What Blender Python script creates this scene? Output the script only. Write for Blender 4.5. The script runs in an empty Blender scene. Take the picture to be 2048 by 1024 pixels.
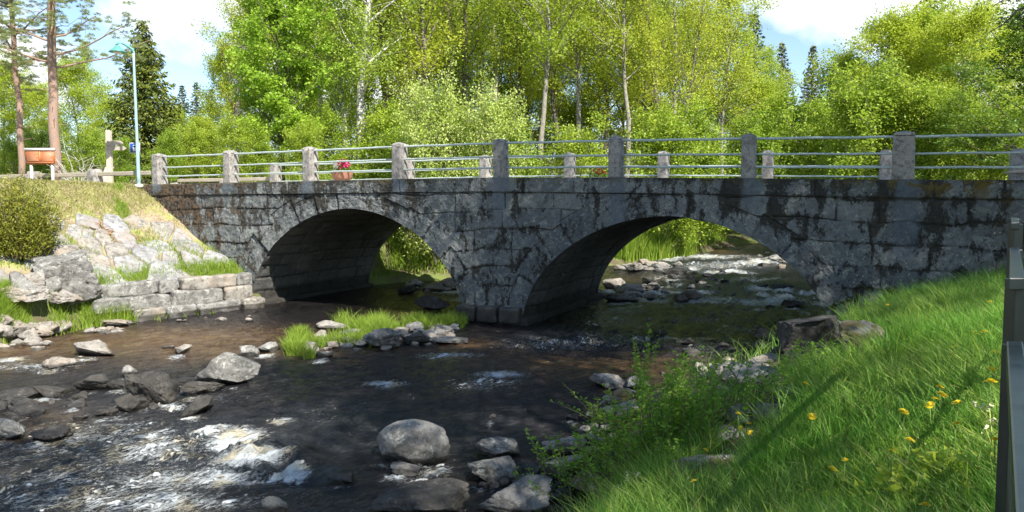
import bpy, math, random
import numpy as np
from mathutils import Vector, Matrix

# ------------------------------------------------------------------ camera, sky, sun, exposure
C = bpy.context.scene.collection
F_PX, ZC = 1520.0, 2.7
PITCH = math.atan((512 - 413) / F_PX)
cd = bpy.data.cameras.new('camera'); cam = bpy.data.objects.new('camera', cd); C.objects.link(cam)
cam.location = (0, 0, ZC); cam.rotation_euler = (math.pi / 2 - PITCH, 0, 0)
cd.sensor_width = 36; cd.lens = 36 * F_PX / 2048; cd.clip_start = 0.05; cd.clip_end = 3000
bpy.context.scene.camera = cam
TH = math.atan(1 / 2.164)
U = np.array([math.cos(TH), -math.sin(TH)]); Vv = np.array([math.sin(TH), math.cos(TH)]); DN = 15.7; BW = 5.4
SA, SE = math.radians(29), math.radians(46)
hz = math.cos(SA) * U - math.sin(SA) * Vv
SUN = np.array([hz[0] * math.cos(SE), hz[1] * math.cos(SE), math.sin(SE)])
ld = bpy.data.lights.new('sun', 'SUN'); ld.energy = 5.0; ld.angle = math.radians(0.55); ld.color = (1, .95, .86)
lo = bpy.data.objects.new('sun', ld); C.objects.link(lo)
lo.rotation_euler = Vector(SUN).to_track_quat('Z', 'Y').to_euler()
world = bpy.data.worlds.new('World'); bpy.context.scene.world = world; world.use_nodes = True
wt = world.node_tree; wt.nodes.clear()
def wn(t, **k):
    n = wt.nodes.new(t)
    for a, b in k.items(): setattr(n, a, b)
    return n
sky = wn('ShaderNodeTexSky', sky_type='NISHITA', sun_disc=False, sun_elevation=SE, sun_rotation=math.atan2(SUN[0], SUN[1]))
sky.air_density = 1.0; sky.dust_density = 0.15; sky.ozone_density = 2.0
bg = wn('ShaderNodeBackground'); out = wn('ShaderNodeOutputWorld'); bg.inputs[1].default_value = 0.105
tc = wn('ShaderNodeTexCoord'); sep = wn('ShaderNodeSeparateXYZ'); wt.links.new(tc.outputs['Generated'], sep.inputs[0])
add = wn('ShaderNodeMath', operation='ADD'); add.inputs[1].default_value = 0.5; wt.links.new(sep.outputs[2], add.inputs[0])
dv = wn('ShaderNodeVectorMath', operation='DIVIDE'); cmb = wn('ShaderNodeCombineXYZ')
for i in range(3): wt.links.new(add.outputs[0], cmb.inputs[i])
wt.links.new(tc.outputs['Generated'], dv.inputs[0]); wt.links.new(cmb.outputs[0], dv.inputs[1])
mp = wn('ShaderNodeMapping'); mp.inputs['Location'].default_value = (15.303, 4.439, 0); mp.inputs['Scale'].default_value = (1, .8, .0)
wt.links.new(dv.outputs[0], mp.inputs[0])
nz = wn('ShaderNodeTexNoise'); nz.inputs['Scale'].default_value = 2.3; nz.inputs['Detail'].default_value = 7; nz.inputs['Roughness'].default_value = .48
wt.links.new(mp.outputs[0], nz.inputs['Vector'])
rp = wn('ShaderNodeValToRGB'); rp.color_ramp.elements[0].position = .505; rp.color_ramp.elements[1].position = .585
wt.links.new(nz.outputs['Fac'], rp.inputs[0])
mx = wn('ShaderNodeMix', data_type='RGBA'); mx.inputs[7].default_value = (6.6, 6.8, 7.1, 1)
zf = wn('ShaderNodeMapRange'); zf.inputs[1].default_value = .30; zf.inputs[2].default_value = .46; zf.inputs[3].default_value = 1; zf.inputs[4].default_value = .05; wt.links.new(sep.outputs[2], zf.inputs[0])
cm = wn('ShaderNodeMath', operation='MULTIPLY'); wt.links.new(rp.outputs[0], cm.inputs[0]); wt.links.new(zf.outputs[0], cm.inputs[1]); wt.links.new(cm.outputs[0], mx.inputs[0]); wt.links.new(sky.outputs[0], mx.inputs[6]); wt.links.new(mx.outputs[2], bg.inputs[0])
wt.links.new(bg.outputs[0], out.inputs[0])
vs = bpy.context.scene.view_settings
vs.view_transform = 'Standard'; vs.look = 'None'; vs.exposure = 1.1; vs.gamma = 1; vs.use_curve_mapping = False
cy = bpy.context.scene.cycles
cy.max_bounces = 7; cy.diffuse_bounces = 3; cy.glossy_bounces = 3; cy.transmission_bounces = 4; cy.use_denoising = True
cy.sample_clamp_indirect = 6

# ------------------------------------------------------------------ numeric helpers
RNG = np.random.default_rng(11); random.seed(5)
_tab = np.random.default_rng(77).random(65536)
def _h(ix, iy, iz, seed):
    return _tab[(ix * 1619 + iy * 31337 + iz * 6971 + seed * 1013 + ((ix * iy) ^ (iz * 57))) & 65535]
def vnoise(x, y, z=0.0, seed=0):
    x = np.asarray(x, float); y = np.asarray(y, float); z = np.asarray(z, float) + np.zeros_like(x)
    ix = np.floor(x).astype(np.int64); iy = np.floor(y).astype(np.int64); iz = np.floor(z).astype(np.int64)
    fx, fy, fz = x - ix, y - iy, z - iz
    fx = fx * fx * (3 - 2 * fx); fy = fy * fy * (3 - 2 * fy); fz = fz * fz * (3 - 2 * fz)
    def L(a, b, t): return a + (b - a) * t
    def pl(k):
        return L(L(_h(ix, iy, iz + k, seed), _h(ix + 1, iy, iz + k, seed), fx), L(_h(ix, iy + 1, iz + k, seed), _h(ix + 1, iy + 1, iz + k, seed), fx), fy)
    return L(pl(0), pl(1), fz)
def vnoise2(x, y, seed=0):
    ix = np.floor(x).astype(np.int64); iy = np.floor(y).astype(np.int64)
    fx, fy = x - ix, y - iy; fx = fx * fx * (3 - 2 * fx); fy = fy * fy * (3 - 2 * fy)
    a = _h(ix, iy, seed, seed); b = _h(ix + 1, iy, seed, seed); c = _h(ix, iy + 1, seed, seed); d = _h(ix + 1, iy + 1, seed, seed)
    return (a + (b - a) * fx) * (1 - fy) + (c + (d - c) * fx) * fy
def fbm2(x, y, oct=4, seed=0, g=.5):
    s = 0; a = 1; t = 0
    for o in range(oct):
        s = s + a * vnoise2(x * 2 ** o + o * 13.7, y * 2 ** o + o * 7.1, seed + o); t += a; a *= g
    return s / t
def fbm(x, y, z, oct=4, seed=0, g=.5):
    s = 0; a = 1; t = 0
    for o in range(oct):
        s = s + a * vnoise(x * 2 ** o + o * 13.7, y * 2 ** o + o * 7.1, z * 2 ** o + o * 3.3, seed + o); t += a; a *= g
    return s / t
def sstep(a, b, x):
    t = np.clip((x - a) / (b - a), 0, 1); return t * t * (3 - 2 * t)
def st2w(s, t): return s * U[0] + (DN + t) * Vv[0], s * U[1] + (DN + t) * Vv[1]
def w2st(x, y): return x * U[0] + y * U[1], x * Vv[0] + y * Vv[1] - DN
def ray(px, py):
    x = (px - 1024) / F_PX; y = -(py - 512) / F_PX
    c, s = math.cos(PITCH), math.sin(PITCH)
    return np.array([x, c + y * s, -s + y * c])

# river outline (plan), left bank then right bank
LSH = [(-16, -6), (-13.2, 4), (-11.6, 11), (-10.4, 15.2), (-9.6, 17.1), (-8.9, 18.0), (-7.05, 20.25), (-4.8, 25.4), (-4.3, 25.9), (-2.6, 26.2), (-.6, 26.9),
       (1.6, 27.6), (4, 29), (6.5, 31), (8.4, 33), (10.4, 36), (13, 39.5), (17, 46), (18, 52)]
RSH = [(25, 48), (20, 41), (15.3, 35), (12, 30), (10, 24), (8.5, 19.3), (6.2, 14.5), (5.2, 13.9), (3.5, 12.4), (1.9, 11), (1.45, 9.2), (1.0, 8.0), (.75, 7.2), (.35, 6.2), (-.4, 5.2), (-1.5, 3.5), (-2.5, .5), (-3.5, -6)]
RIV = np.array(LSH + RSH, float)
def seg_d(x, y, pts, closed=False):
    d = np.full(np.shape(x), 1e9); n = len(pts)
    for i in range(n if closed else n - 1):
        ax, ay = pts[i]; bx, by = pts[(i + 1) % n]
        ex, ey = bx - ax, by - ay; t = np.clip(((x - ax) * ex + (y - ay) * ey) / (ex * ex + ey * ey), 0, 1)
        d = np.minimum(d, np.hypot(x - ax - t * ex, y - ay - t * ey))
    return d
def inside(x, y, poly):
    c = np.zeros(np.shape(x), bool); n = len(poly)
    for i in range(n):
        ax, ay = poly[i]; bx, by = poly[(i + 1) % n]
        if ay == by: continue
        k = ((ay > y) != (by > y)) & (x < (bx - ax) * (y - ay) / (by - ay) + ax); c ^= k
    return c
DK_S = [-40, -18.7, -13, -10.4, -7.7, -4.9, -2.2, .6, 4, 20]; DK_Z = [3.33, 3.34, 3.36, 3.37, 3.36, 3.32, 3.26, 3.19, 3.13, 3.1]
def zdeck(s): return np.interp(s, DK_S, DK_Z)
def wz(x, y):
    s, t = w2st(np.asarray(x, float), np.asarray(y, float))
    return np.interp(t, [-14, -11, -7, -4, 0, 5.4, 8, 12, 20, 40], [-.42, -.34, -.16, -.02, 0, .03, .16, .42, .78, .9])
def terrain(x, y):
    x = np.asarray(x, float); y = np.asarray(y, float)
    s, t = w2st(x, y); ins = inside(x, y, RIV)
    dl = seg_d(x, y, LSH); dr = seg_d(x, y, RSH); left = dl < dr; d = np.minimum(dl, dr)
    d = np.where(y > 54, np.maximum(d, 6), d)
    w0 = wz(x, y)
    zl = np.interp(d, [0, .3, .45, 1, 2.05, 3.15, 4.2, 6, 30], [0, .8, .95, 1.2, 1.85, 2.55, 3.28, 3.3, 3.3])
    zlu = w0 + np.interp(d, [0, .6, 2, 5, 9, 30], [0, .3, .6, 1.8, 2.6, 3.0])
    zr = np.interp(d, [0, .5, 1.5, 2.5, 4, 8, 30], [-.1, .22, .62, 1.0, 1.38, 1.55, 1.9])
    zr = zr + .34 * sstep(1.2, 4, d) * sstep(-6, -1.5, t)
    zr = np.where(t < -6, zr - .12 * sstep(-6, -12, t), zr)
    zru = w0 + np.interp(d, [0, .6, 2, 5, 30], [0, .3, .8, 1.8, 2.6])
    k = sstep(.2, .5, t)
    h = np.where(left, zl * (1 - k) + zlu * k, zr * (1 - k) + zru * k)
    road = sstep(.15, .35, t) * (1 - sstep(5.1, 8.5 , t)) * np.where(left, sstep(-15.3, -15.6, s), sstep(0, .4, s))
    h = h * (1 - road) + (zdeck(s) - .06) * road
    lw = sstep(-17, -20, s) * sstep(4, 6, t) * left
    h = h * (1 - lw) + np.maximum(h, 3.25) * lw
    h = h + (fbm2(x * .7, y * .7, 4, 3) - .5) * .22 * sstep(0, 1.2, d) * (1 - road)
    dist = np.hypot(x, y); h = h + sstep(60, 260, dist) * 14
    bed = w0 - .12 - .5 * sstep(0, 1.5, d)
    return np.where(ins, bed, np.maximum(h, w0 + .02 * sstep(0, .2, d)))
def surf(x, y): return np.maximum(terrain(x, y), wz(x, y))
def hit(px, py, dz=0.0, fn=surf, dmin=1.5):
    r = ray(px, py); k = np.geomspace(dmin, 150, 6000)
    X, Y, Z = r[0] * k, r[1] * k, ZC + r[2] * k
    b = np.nonzero(Z < fn(X, Y) + dz)[0]
    i = b[0] if len(b) else len(k) - 1
    return float(X[i]), float(Y[i])
def atD(px, D): return (px - 1024) / F_PX * D

# ------------------------------------------------------------------ mesh helpers
class MB:
    def __init__(s): s.v = []; s.f = []; s.a = {}; s.n = 0
    def add(s, v, f, **at):
        v = np.asarray(v, float)
        if not isinstance(f, list): f = [f]
        for q in f:
            if len(q): s.f.append(np.asarray(q, np.int64) + s.n)
        for k in set(s.a) | set(at):
            if k not in s.a: s.a[k] = [np.zeros(s.n)]
            val = at.get(k, 0.0); s.a[k].append(np.zeros(len(v)) + val)
        s.v.append(v); s.n += len(v); return s
    def build(s, name, mat, parent=None, off=None, smooth=True):
        v = np.concatenate(s.v)
        if off is not None: v = v - np.array(off)
        me = bpy.data.meshes.new(name); me.vertices.add(len(v)); me.vertices.foreach_set('co', v.astype(np.float32).ravel())
        nl = sum(q.size for q in s.f); npn = sum(len(q) for q in s.f)
        me.loops.add(nl); me.polygons.add(npn)
        me.loops.foreach_set('vertex_index', np.concatenate([q.ravel() for q in s.f]).astype(np.int32))
        tot = np.concatenate([np.full(len(q), q.shape[1]) for q in s.f]); st = np.concatenate([[0], np.cumsum(tot)[:-1]])
        me.polygons.foreach_set('loop_start', st.astype(np.int32))
        me.polygons.foreach_set('use_smooth', np.full(npn, smooth))
        me.update(calc_edges=True)
        for k, a in s.a.items():
            at = me.attributes.new(k, 'FLOAT', 'POINT'); at.data.foreach_set('value', np.concatenate(a).astype(np.float32))
        me.materials.append(mat)
        o = bpy.data.objects.new(name, me); C.objects.link(o); o.parent = parent
        return o
def tag(o, label=None, cat=None, group=None, kind=None):
    if label: o['label'] = label
    if cat: o['category'] = cat
    if group: o['group'] = group
    if kind: o['kind'] = kind
    return o
def empty(name, loc, label, cat, group=None):
    o = bpy.data.objects.new(name, None); C.objects.link(o); o.location = loc; o.empty_display_size = .2
    return tag(o, label, cat, group)
def copy_tree(o, parent=None):
    c = o.copy(); C.objects.link(c); c.parent = parent
    for ch in o.children: copy_tree(ch, c)
    return c
def gridf(nr, nc):
    i = np.arange(nr - 1)[:, None] * nc + np.arange(nc - 1)[None]
    i = i.ravel(); return np.stack([i, i + 1, i + nc + 1, i + nc], 1)
def tube(p, r, n=6, cap=True):
    p = np.asarray(p, float); r = np.zeros(len(p)) + r; m = len(p)
    t = np.gradient(p, axis=0); t /= np.linalg.norm(t, axis=1)[:, None] + 1e-9
    up = np.array([0, 0, 1.]) if abs(t[0, 2]) < .9 else np.array([1., 0, 0])
    a = np.cross(t, up); a /= np.linalg.norm(a, axis=1)[:, None] + 1e-9; b = np.cross(t, a)
    th = np.arange(n) * 2 * np.pi / n
    v = p[:, None] + r[:, None, None] * (np.cos(th)[None, :, None] * a[:, None] + np.sin(th)[None, :, None] * b[:, None])
    i = (np.arange(m - 1)[:, None] * n + np.arange(n)[None]).ravel(); j = (np.arange(m - 1)[:, None] * n + (np.arange(n)[None] + 1) % n).ravel()
    f = [np.stack([i, i + n, j + n, j], 1)]
    if cap: f += [np.arange(n)[None, :], (np.arange(n)[::-1] + (m - 1) * n)[None, :]]
    return v.reshape(-1, 3), f
_ico = {}
def ico(sub):
    if sub not in _ico:
        import bmesh
        bm = bmesh.new(); bmesh.ops.create_icosphere(bm, subdivisions=sub, radius=1)
        _ico[sub] = (np.array([v.co[:] for v in bm.verts]), np.array([[v.index for v in f.verts] for f in bm.faces])); bm.free()
    return _ico[sub]
def rock_geo(dims, seed, sub=4, cuts=11, rough=.05, round_=0.0):
    r = np.random.default_rng(seed); v, f = ico(sub); v = v.copy()
    for i in range(cuts):
        n = r.normal(size=3); n /= np.linalg.norm(n); d = r.uniform(.38 + .42 * round_, .8 + .14 * round_)
        q = v @ n - d; v -= np.maximum(q, 0)[:, None] * n
    v /= np.abs(v).max(0)
    o = r.uniform(0, 50, 3)
    nn = fbm(v[:, 0] * 1.7 + o[0], v[:, 1] * 1.7 + o[1], v[:, 2] * 1.7 + o[2], 5, 5) - .5
    cr = np.abs(fbm(v[:, 0] * 2.3 + o[1], v[:, 1] * 2.3 + o[0], v[:, 2] * 3 + o[2], 3, 9) - .5)
    n3 = np.abs(fbm(v[:, 0] * 4.5 + o[2], v[:, 1] * 4.5 + o[1], v[:, 2] * 4.5 + o[0], 4, 15, .6) - .5)
    v *= (1 + nn * rough * 6 - 2.6 * np.maximum(.045 - cr, 0) * rough * 18 + n3 * rough * 3)[:, None]
    return v * np.asarray(dims) * .5, f
def rotz(v, a):
    c, s = math.cos(a), math.sin(a); w = v.copy(); w[:, 0] = c * v[:, 0] - s * v[:, 1]; w[:, 1] = s * v[:, 0] + c * v[:, 1]; return w
def rbox(dims, r=.03, seg=10, noise=.01, seed=0, nf=3.0, taper=0.0, segz=None):
    """rounded rough stone block centred at the origin"""
    dims = np.asarray(dims, float); g = np.linspace(-1, 1, seg + 1); gz = np.linspace(-1, 1, (segz or seg) + 1)
    V = []; Fs = []; n = 0
    for ax in range(3):
        for sg in (-1, 1):
            ga = [g, g, gz]; a, b = [k for k in range(3) if k != ax]
            A, B = np.meshgrid(ga[a], ga[b], indexing='ij'); p = np.zeros(A.shape + (3,)); p[..., a] = A; p[..., b] = B; p[..., ax] = sg
            q = gridf(*A.shape) + n; flip = (sg > 0) == (ax == 1)
            Fs.append(q[:, ::-1] if not flip else q); V.append(p.reshape(-1, 3)); n += A.size
    v = np.concatenate(V) * dims / 2
    inn = np.clip(v, -(dims / 2 - r), dims / 2 - r); d = v - inn; L = np.linalg.norm(d, axis=1); v = inn + d / (L[:, None] + 1e-9) * np.minimum(L, r)[:, None]
    if taper: v[:, :2] *= (1 - taper * (v[:, 2:3] / dims[2] + .5))
    o = np.random.default_rng(seed).uniform(0, 99, 3)
    for k in range(3):
        v[:, k] += (fbm(v[:, 0] * nf + o[k], v[:, 1] * nf + o[1], v[:, 2] * nf + o[2] + k * 9, 4, 4 + k) - .5) * 2 * noise
    return v, np.concatenate(Fs)
def box(c, d):
    v = np.array([[x, y, z] for x in (-1, 1) for y in (-1, 1) for z in (-1, 1)], float) * np.asarray(d) / 2 + np.asarray(c)
    return v, np.array([[0, 1, 3, 2], [4, 6, 7, 5], [0, 4, 5, 1], [2, 3, 7, 6], [0, 2, 6, 4], [1, 5, 7, 3]])

# ------------------------------------------------------------------ materials
class M:
    def __init__(s, name):
        s.m = bpy.data.materials.new(name); s.m.use_nodes = True; s.t = s.m.node_tree; s.t.nodes.clear()
        s.out = s.t.nodes.new('ShaderNodeOutputMaterial'); s.p = s.t.nodes.new('ShaderNodeBsdfPrincipled'); s.t.links.new(s.p.outputs[0], s.out.inputs[0])
        s.geo = s.t.nodes.new('ShaderNodeNewGeometry'); s.tc = s.t.nodes.new('ShaderNodeTexCoord')
    def set(s, **k):
        for a, b in k.items(): s.p.inputs[a.replace('_', ' ')].default_value = b
        return s
    def L(s, a, b): s.t.links.new(a, b)
    def noise(s, scale, detail=4, rough=.55, vec=None, stretch=None, rot=0, dist=0, obj=False):
        n = s.t.nodes.new('ShaderNodeTexNoise'); n.inputs['Scale'].default_value = scale; n.inputs['Detail'].default_value = detail; n.inputs['Roughness'].default_value = rough
        n.inputs['Distortion'].default_value = dist
        v = vec or (s.tc.outputs['Object'] if obj else s.geo.outputs['Position'])
        if stretch or rot:
            mp = s.t.nodes.new('ShaderNodeMapping'); mp.vector_type = 'TEXTURE' if False else 'POINT'
            mr = s.t.nodes.new('ShaderNodeMapping'); mr.inputs['Rotation'].default_value = (0, 0, rot)
            s.L(v, mr.inputs[0]); s.L(mr.outputs[0], mp.inputs[0]); mp.inputs['Scale'].default_value = stretch or (1, 1, 1); v = mp.outputs[0]
        s.L(v, n.inputs['Vector']); return n.outputs['Fac']
    def vor(s, scale, feature='F1'):
        n = s.t.nodes.new('ShaderNodeTexVoronoi'); n.inputs['Scale'].default_value = scale; n.feature = feature
        s.L(s.geo.outputs['Position'], n.inputs['Vector']); return n.outputs['Distance']
    def attr(s, name):
        n = s.t.nodes.new('ShaderNodeAttribute'); n.attribute_name = name; return n.outputs['Fac']
    def ramp(s, x, a, b):
        n = s.t.nodes.new('ShaderNodeMapRange'); n.interpolation_type = 'SMOOTHSTEP'; s.L(x, n.inputs[0]); n.inputs[1].default_value = a; n.inputs[2].default_value = b; return n.outputs[0]
    def math(s, op, a, b=0.0):
        n = s.t.nodes.new('ShaderNodeMath'); n.operation = op
        for i, q in enumerate((a, b)):
            if isinstance(q, (int, float)): n.inputs[i].default_value = q
            else: s.L(q, n.inputs[i])
        return n.outputs[0]
    def mix(s, f, a, b):
        n = s.t.nodes.new('ShaderNodeMix'); n.data_type = 'RGBA'
        for i, q in ((0, f), (6, a), (7, b)):
            if isinstance(q, tuple): n.inputs[i].default_value = q + (1,)
            elif isinstance(q, (int, float)): n.inputs[i].default_value = q
            else: s.L(q, n.inputs[i])
        return n.outputs[2]
    def base(s, c):
        if isinstance(c, tuple): s.p.inputs['Base Color'].default_value = c + (1,)
        else: s.L(c, s.p.inputs['Base Color'])
        return s
    def bump(s, h, strength=.5, dist=.02, prev=None):
        n = s.t.nodes.new('ShaderNodeBump'); n.inputs['Strength'].default_value = strength; n.inputs['Distance'].default_value = dist
        s.L(h, n.inputs['Height'])
        if prev: s.L(prev, n.inputs['Normal'])
        s.L(n.outputs[0], s.p.inputs['Normal']); return n.outputs[0]
    def rnd(s):
        n = s.t.nodes.new('ShaderNodeObjectInfo'); return n.outputs['Random']
def leaf_mat(name, c0, c1, c2, trans=.45, rough=.5, objvar=.0, hue=None):
    m = M(name); r = m.attr('rnd'); c = m.mix(r, c0, c1)
    cl = m.ramp(m.noise(.8, 2, obj=True), .42, .6); c = m.mix(m.math('MULTIPLY', cl, .55), c, c2)
    if objvar: c = m.mix(m.math('MULTIPLY', m.rnd(), objvar), c, hue or c2)
    m.base(c).set(Roughness=rough); m.p.inputs['Specular IOR Level'].default_value = .35
    tr = m.t.nodes.new('ShaderNodeBsdfTranslucent'); m.L(c, tr.inputs[0])
    mx = m.t.nodes.new('ShaderNodeMixShader'); mx.inputs[0].default_value = trans
    m.L(m.p.outputs[0], mx.inputs[1]); m.L(tr.outputs[0], mx.inputs[2]); m.L(mx.outputs[0], m.out.inputs[0])
    return m.m
LEAF = {
    'maple': leaf_mat('maple_leaf', (.28, .44, .04), (.50, .66, .09), (.22, .38, .03), .5),
    'alder': leaf_mat('alder_leaf', (.40, .46, .045), (.60, .64, .075), (.48, .55, .06), .5, objvar=.45, hue=(.20, .36, .035)),
    'birch': leaf_mat('birch_leaf', (.28, .40, .05), (.48, .58, .09), (.36, .48, .06), .5),
    'yellow': leaf_mat('willow_leaf', (.38, .47, .04), (.54, .60, .065), (.46, .56, .05), .5, objvar=.4, hue=(.28, .44, .045)),
    'shrub': leaf_mat('shrub_leaf', (.26, .38, .035), (.48, .56, .065), (.40, .52, .05), .45, objvar=.6, hue=(.18, .33, .03)),
    'dark': leaf_mat('dark_alder_leaf', (.08, .17, .02), (.26, .37, .04), (.14, .24, .03), .42),
    'shade': leaf_mat('canopy_leaf', (.07, .14, .02), (.16, .26, .03), (.1, .2, .02), .3),
    'spruce': leaf_mat('spruce_needle', (.035, .065, .018), (.26, .29, .03), (.08, .12, .025), .2),
    'farspruce': leaf_mat('far_spruce_needle', (.06, .09, .03), (.17, .18, .06), (.1, .12, .04), .15, objvar=.7, hue=(.03, .07, .045)),
    'pine': leaf_mat('pine_needle', (.20, .27, .09), (.42, .46, .18), (.28, .34, .12), .35),
    'juniper': leaf_mat('juniper_needle', (.10, .13, .012), (.34, .33, .04), (.2, .22, .025), .3),
    'blossom': leaf_mat('blossom_leaf', (.32, .44, .05), (.66, .70, .30), (.38, .50, .06), .4),
    'bush': leaf_mat('bush_leaf', (.11, .26, .02), (.28, .46, .05), (.18, .36, .03), .5),
}
def grass_mat(name, c0, c1, tip, trans=.45):
    m = M(name); c = m.mix(m.attr('rnd'), c0, c1); c = m.mix(m.ramp(m.noise(1.1, 3), .4, .62), c, tip)
    m.base(c).set(Roughness=.5); m.p.inputs['Specular IOR Level'].default_value = .35
    tr = m.t.nodes.new('ShaderNodeBsdfTranslucent'); m.L(c, tr.inputs[0])
    mx = m.t.nodes.new('ShaderNodeMixShader'); mx.inputs[0].default_value = trans
    m.L(m.p.outputs[0], mx.inputs[1]); m.L(tr.outputs[0], mx.inputs[2]); m.L(mx.outputs[0], m.out.inputs[0]); return m.m
G_GREEN = grass_mat('meadow_grass', (.06, .20, .025), (.34, .50, .09), (.15, .34, .04), .45)
G_LIT = grass_mat('shore_grass', (.14, .27, .025), (.38, .46, .07), (.24, .36, .04), .42)
G_DRY = grass_mat('dry_grass', (.26, .30, .08), (.52, .44, .22), (.38, .37, .13), .3)

def granite(name, a, b, dark=.5, lich=.5, moss=0.0, nscale=1.0, bumpd=.02, warm=None):
    m = M(name); n1 = m.noise(2.2 * nscale, 6, .65); n2 = m.noise(38 * nscale, 4, .7); n3 = m.noise(7 * nscale, 5, .7)
    c = m.mix(m.ramp(n1, .32, .68), a, b); c = m.mix(m.math('MULTIPLY', m.ramp(n2, .5, .72), .55), c, (.05, .05, .05))
    c = m.mix(m.math('MULTIPLY', m.ramp(n3, .5, .6), dark), c, (.06, .054, .046))
    l = m.ramp(m.noise(8 * nscale, 7, .78, dist=.8), .54, .62); c = m.mix(m.math('MULTIPLY', l, lich), c, (.52, .53, .47))
    if warm: c = m.mix(m.math('MULTIPLY', m.ramp(m.noise(1.4, 4), .45, .65), .6), c, warm)
    if moss:
        mo = m.ramp(m.noise(3.1, 6, .7), .62 - moss * .2, .7 - moss * .2); c = m.mix(m.math('MULTIPLY', mo, .85), c, (.11, .085, .018))
    w = m.ramp(m.attr('wet'), .25, .75); c = m.mix(m.math('MULTIPLY', w, .78), c, (.016, .013, .010))
    rr = m.math('SUBTRACT', .85, m.math('MULTIPLY', w, .55)); m.L(rr, m.p.inputs['Roughness'])
    m.base(c); h = m.math('ADD', m.noise(9 * nscale, 8, .7), m.math('MULTIPLY', n2, .35)); m.bump(h, .8, bumpd); return m.m
R_GREY = granite('grey_rock', (.13, .125, .115), (.27, .26, .24), .6, .6, bumpd=.04)
R_PALE = granite('pale_rock', (.22, .20, .175), (.36, .33, .285), .6, .4, warm=(.29, .225, .165), bumpd=.05)
R_DARK = granite('dark_rock', (.018, .016, .014), (.055, .05, .042), .6, .10, bumpd=.04)
R_MOSS = granite('mossy_rock', (.14, .13, .11), (.24, .22, .19), .5, .6, moss=.75)
R_LILAC = granite('slope_stone', (.23, .228, .23), (.40, .39, .385), .5, .5, warm=(.26, .21, .165), bumpd=.06)
POST = granite('post_granite', (.22, .205, .19), (.36, .33, .30), .6, .35, nscale=1.6, bumpd=.012)

# bridge masonry: joints, blocks, runoff streaks and lichen
def masonry(name, vault=False):
    m = M(name); rotu = TH
    blk = m.attr('blk'); c = m.mix(blk, (.08, .09, .098), (.19, .198, .195))
    n2 = m.noise(34, 5, .75); n1 = m.noise(3.2, 6, .7)
    c = m.mix(m.math('MULTIPLY', m.ramp(n1, .35, .66), .5), c, (.10, .105, .105))
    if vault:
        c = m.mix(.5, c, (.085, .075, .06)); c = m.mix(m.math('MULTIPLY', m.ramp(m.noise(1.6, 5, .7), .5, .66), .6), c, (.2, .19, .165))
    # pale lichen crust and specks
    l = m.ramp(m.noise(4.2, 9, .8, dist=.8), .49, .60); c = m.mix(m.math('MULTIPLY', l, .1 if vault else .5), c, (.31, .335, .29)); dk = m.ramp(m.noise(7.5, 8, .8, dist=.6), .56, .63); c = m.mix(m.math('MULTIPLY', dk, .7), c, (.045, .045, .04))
    v = m.ramp(m.vor(13), .24, .12); vm = m.ramp(m.noise(3.1, 4, .7), .47, .58)
    if not vault: c = m.mix(m.math('MULTIPLY', m.math('MULTIPLY', v, vm), .7), c, (.5, .52, .48))
    ds = m.ramp(m.vor(17), .27, .16); c = m.mix(m.math('MULTIPLY', m.math('MULTIPLY', ds, m.ramp(m.noise(1.7, 4, .7), .4, .55)), .85), c, (.025, .025, .022))
    # washed blue-grey stone under the posts
    w = m.attr('wash'); c = m.mix(m.math('MULTIPLY', w, .6), c, (.09, .115, .145))
    # moss streaks running down
    sx = m.math('ADD', m.math('MULTIPLY', m.noise(1.0, 10, .76, stretch=(3.0, 3.0, 1.5), rot=rotu, dist=.25), .8), m.math('MULTIPLY', m.noise(16, 5, .7), .2))
    st = m.ramp(m.math('ADD', sx, m.math('MULTIPLY', m.attr('mossy'), .13)), .535, .58)
    st = m.math('MULTIPLY', st, m.math('SUBTRACT', 1.0, m.math('MULTIPLY', w, .8)))
    if not vault:
        lf = m.ramp(m.attr('leftm'), 0, 1); mc = m.mix(m.ramp(m.noise(12, 4), .4, .6), (.014, .013, .010), m.mix(lf, (.026, .022, .014), (.10, .058, .026))); c = m.mix(m.math('MULTIPLY', st, .93), c, mc)
        om = m.math('MULTIPLY', m.attr('topm'), m.ramp(m.noise(3.4, 5, .65, dist=.4), .50, .58)); c = m.mix(m.math('MULTIPLY', om, .9), c, (.115, .085, .018))
    j = m.attr('joint'); jm = m.math('MULTIPLY', j, m.ramp(m.noise(2.4, 4, .6), .35, .6)); c = m.mix(m.math('MULTIPLY', jm, .85), c, (.022, .02, .017))
    c = m.mix(m.math('MULTIPLY', m.ramp(m.attr('wet'), .2, .8), .8), c, (.02, .016, .012))
    c = m.mix(m.math('MULTIPLY', m.ramp(n2, .55, .7), .4), c, (.05, .05, .05))
    m.base(c).set(Roughness=.86)
    h = m.math('ADD', m.noise(14, 9, .75), m.math('ADD', m.math('MULTIPLY', n2, .4), m.math('MULTIPLY', st, .5))); m.bump(h, .9, .022); return m.m
MAS = masonry('bridge_granite'); VAU = masonry('vault_granite', True)

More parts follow.
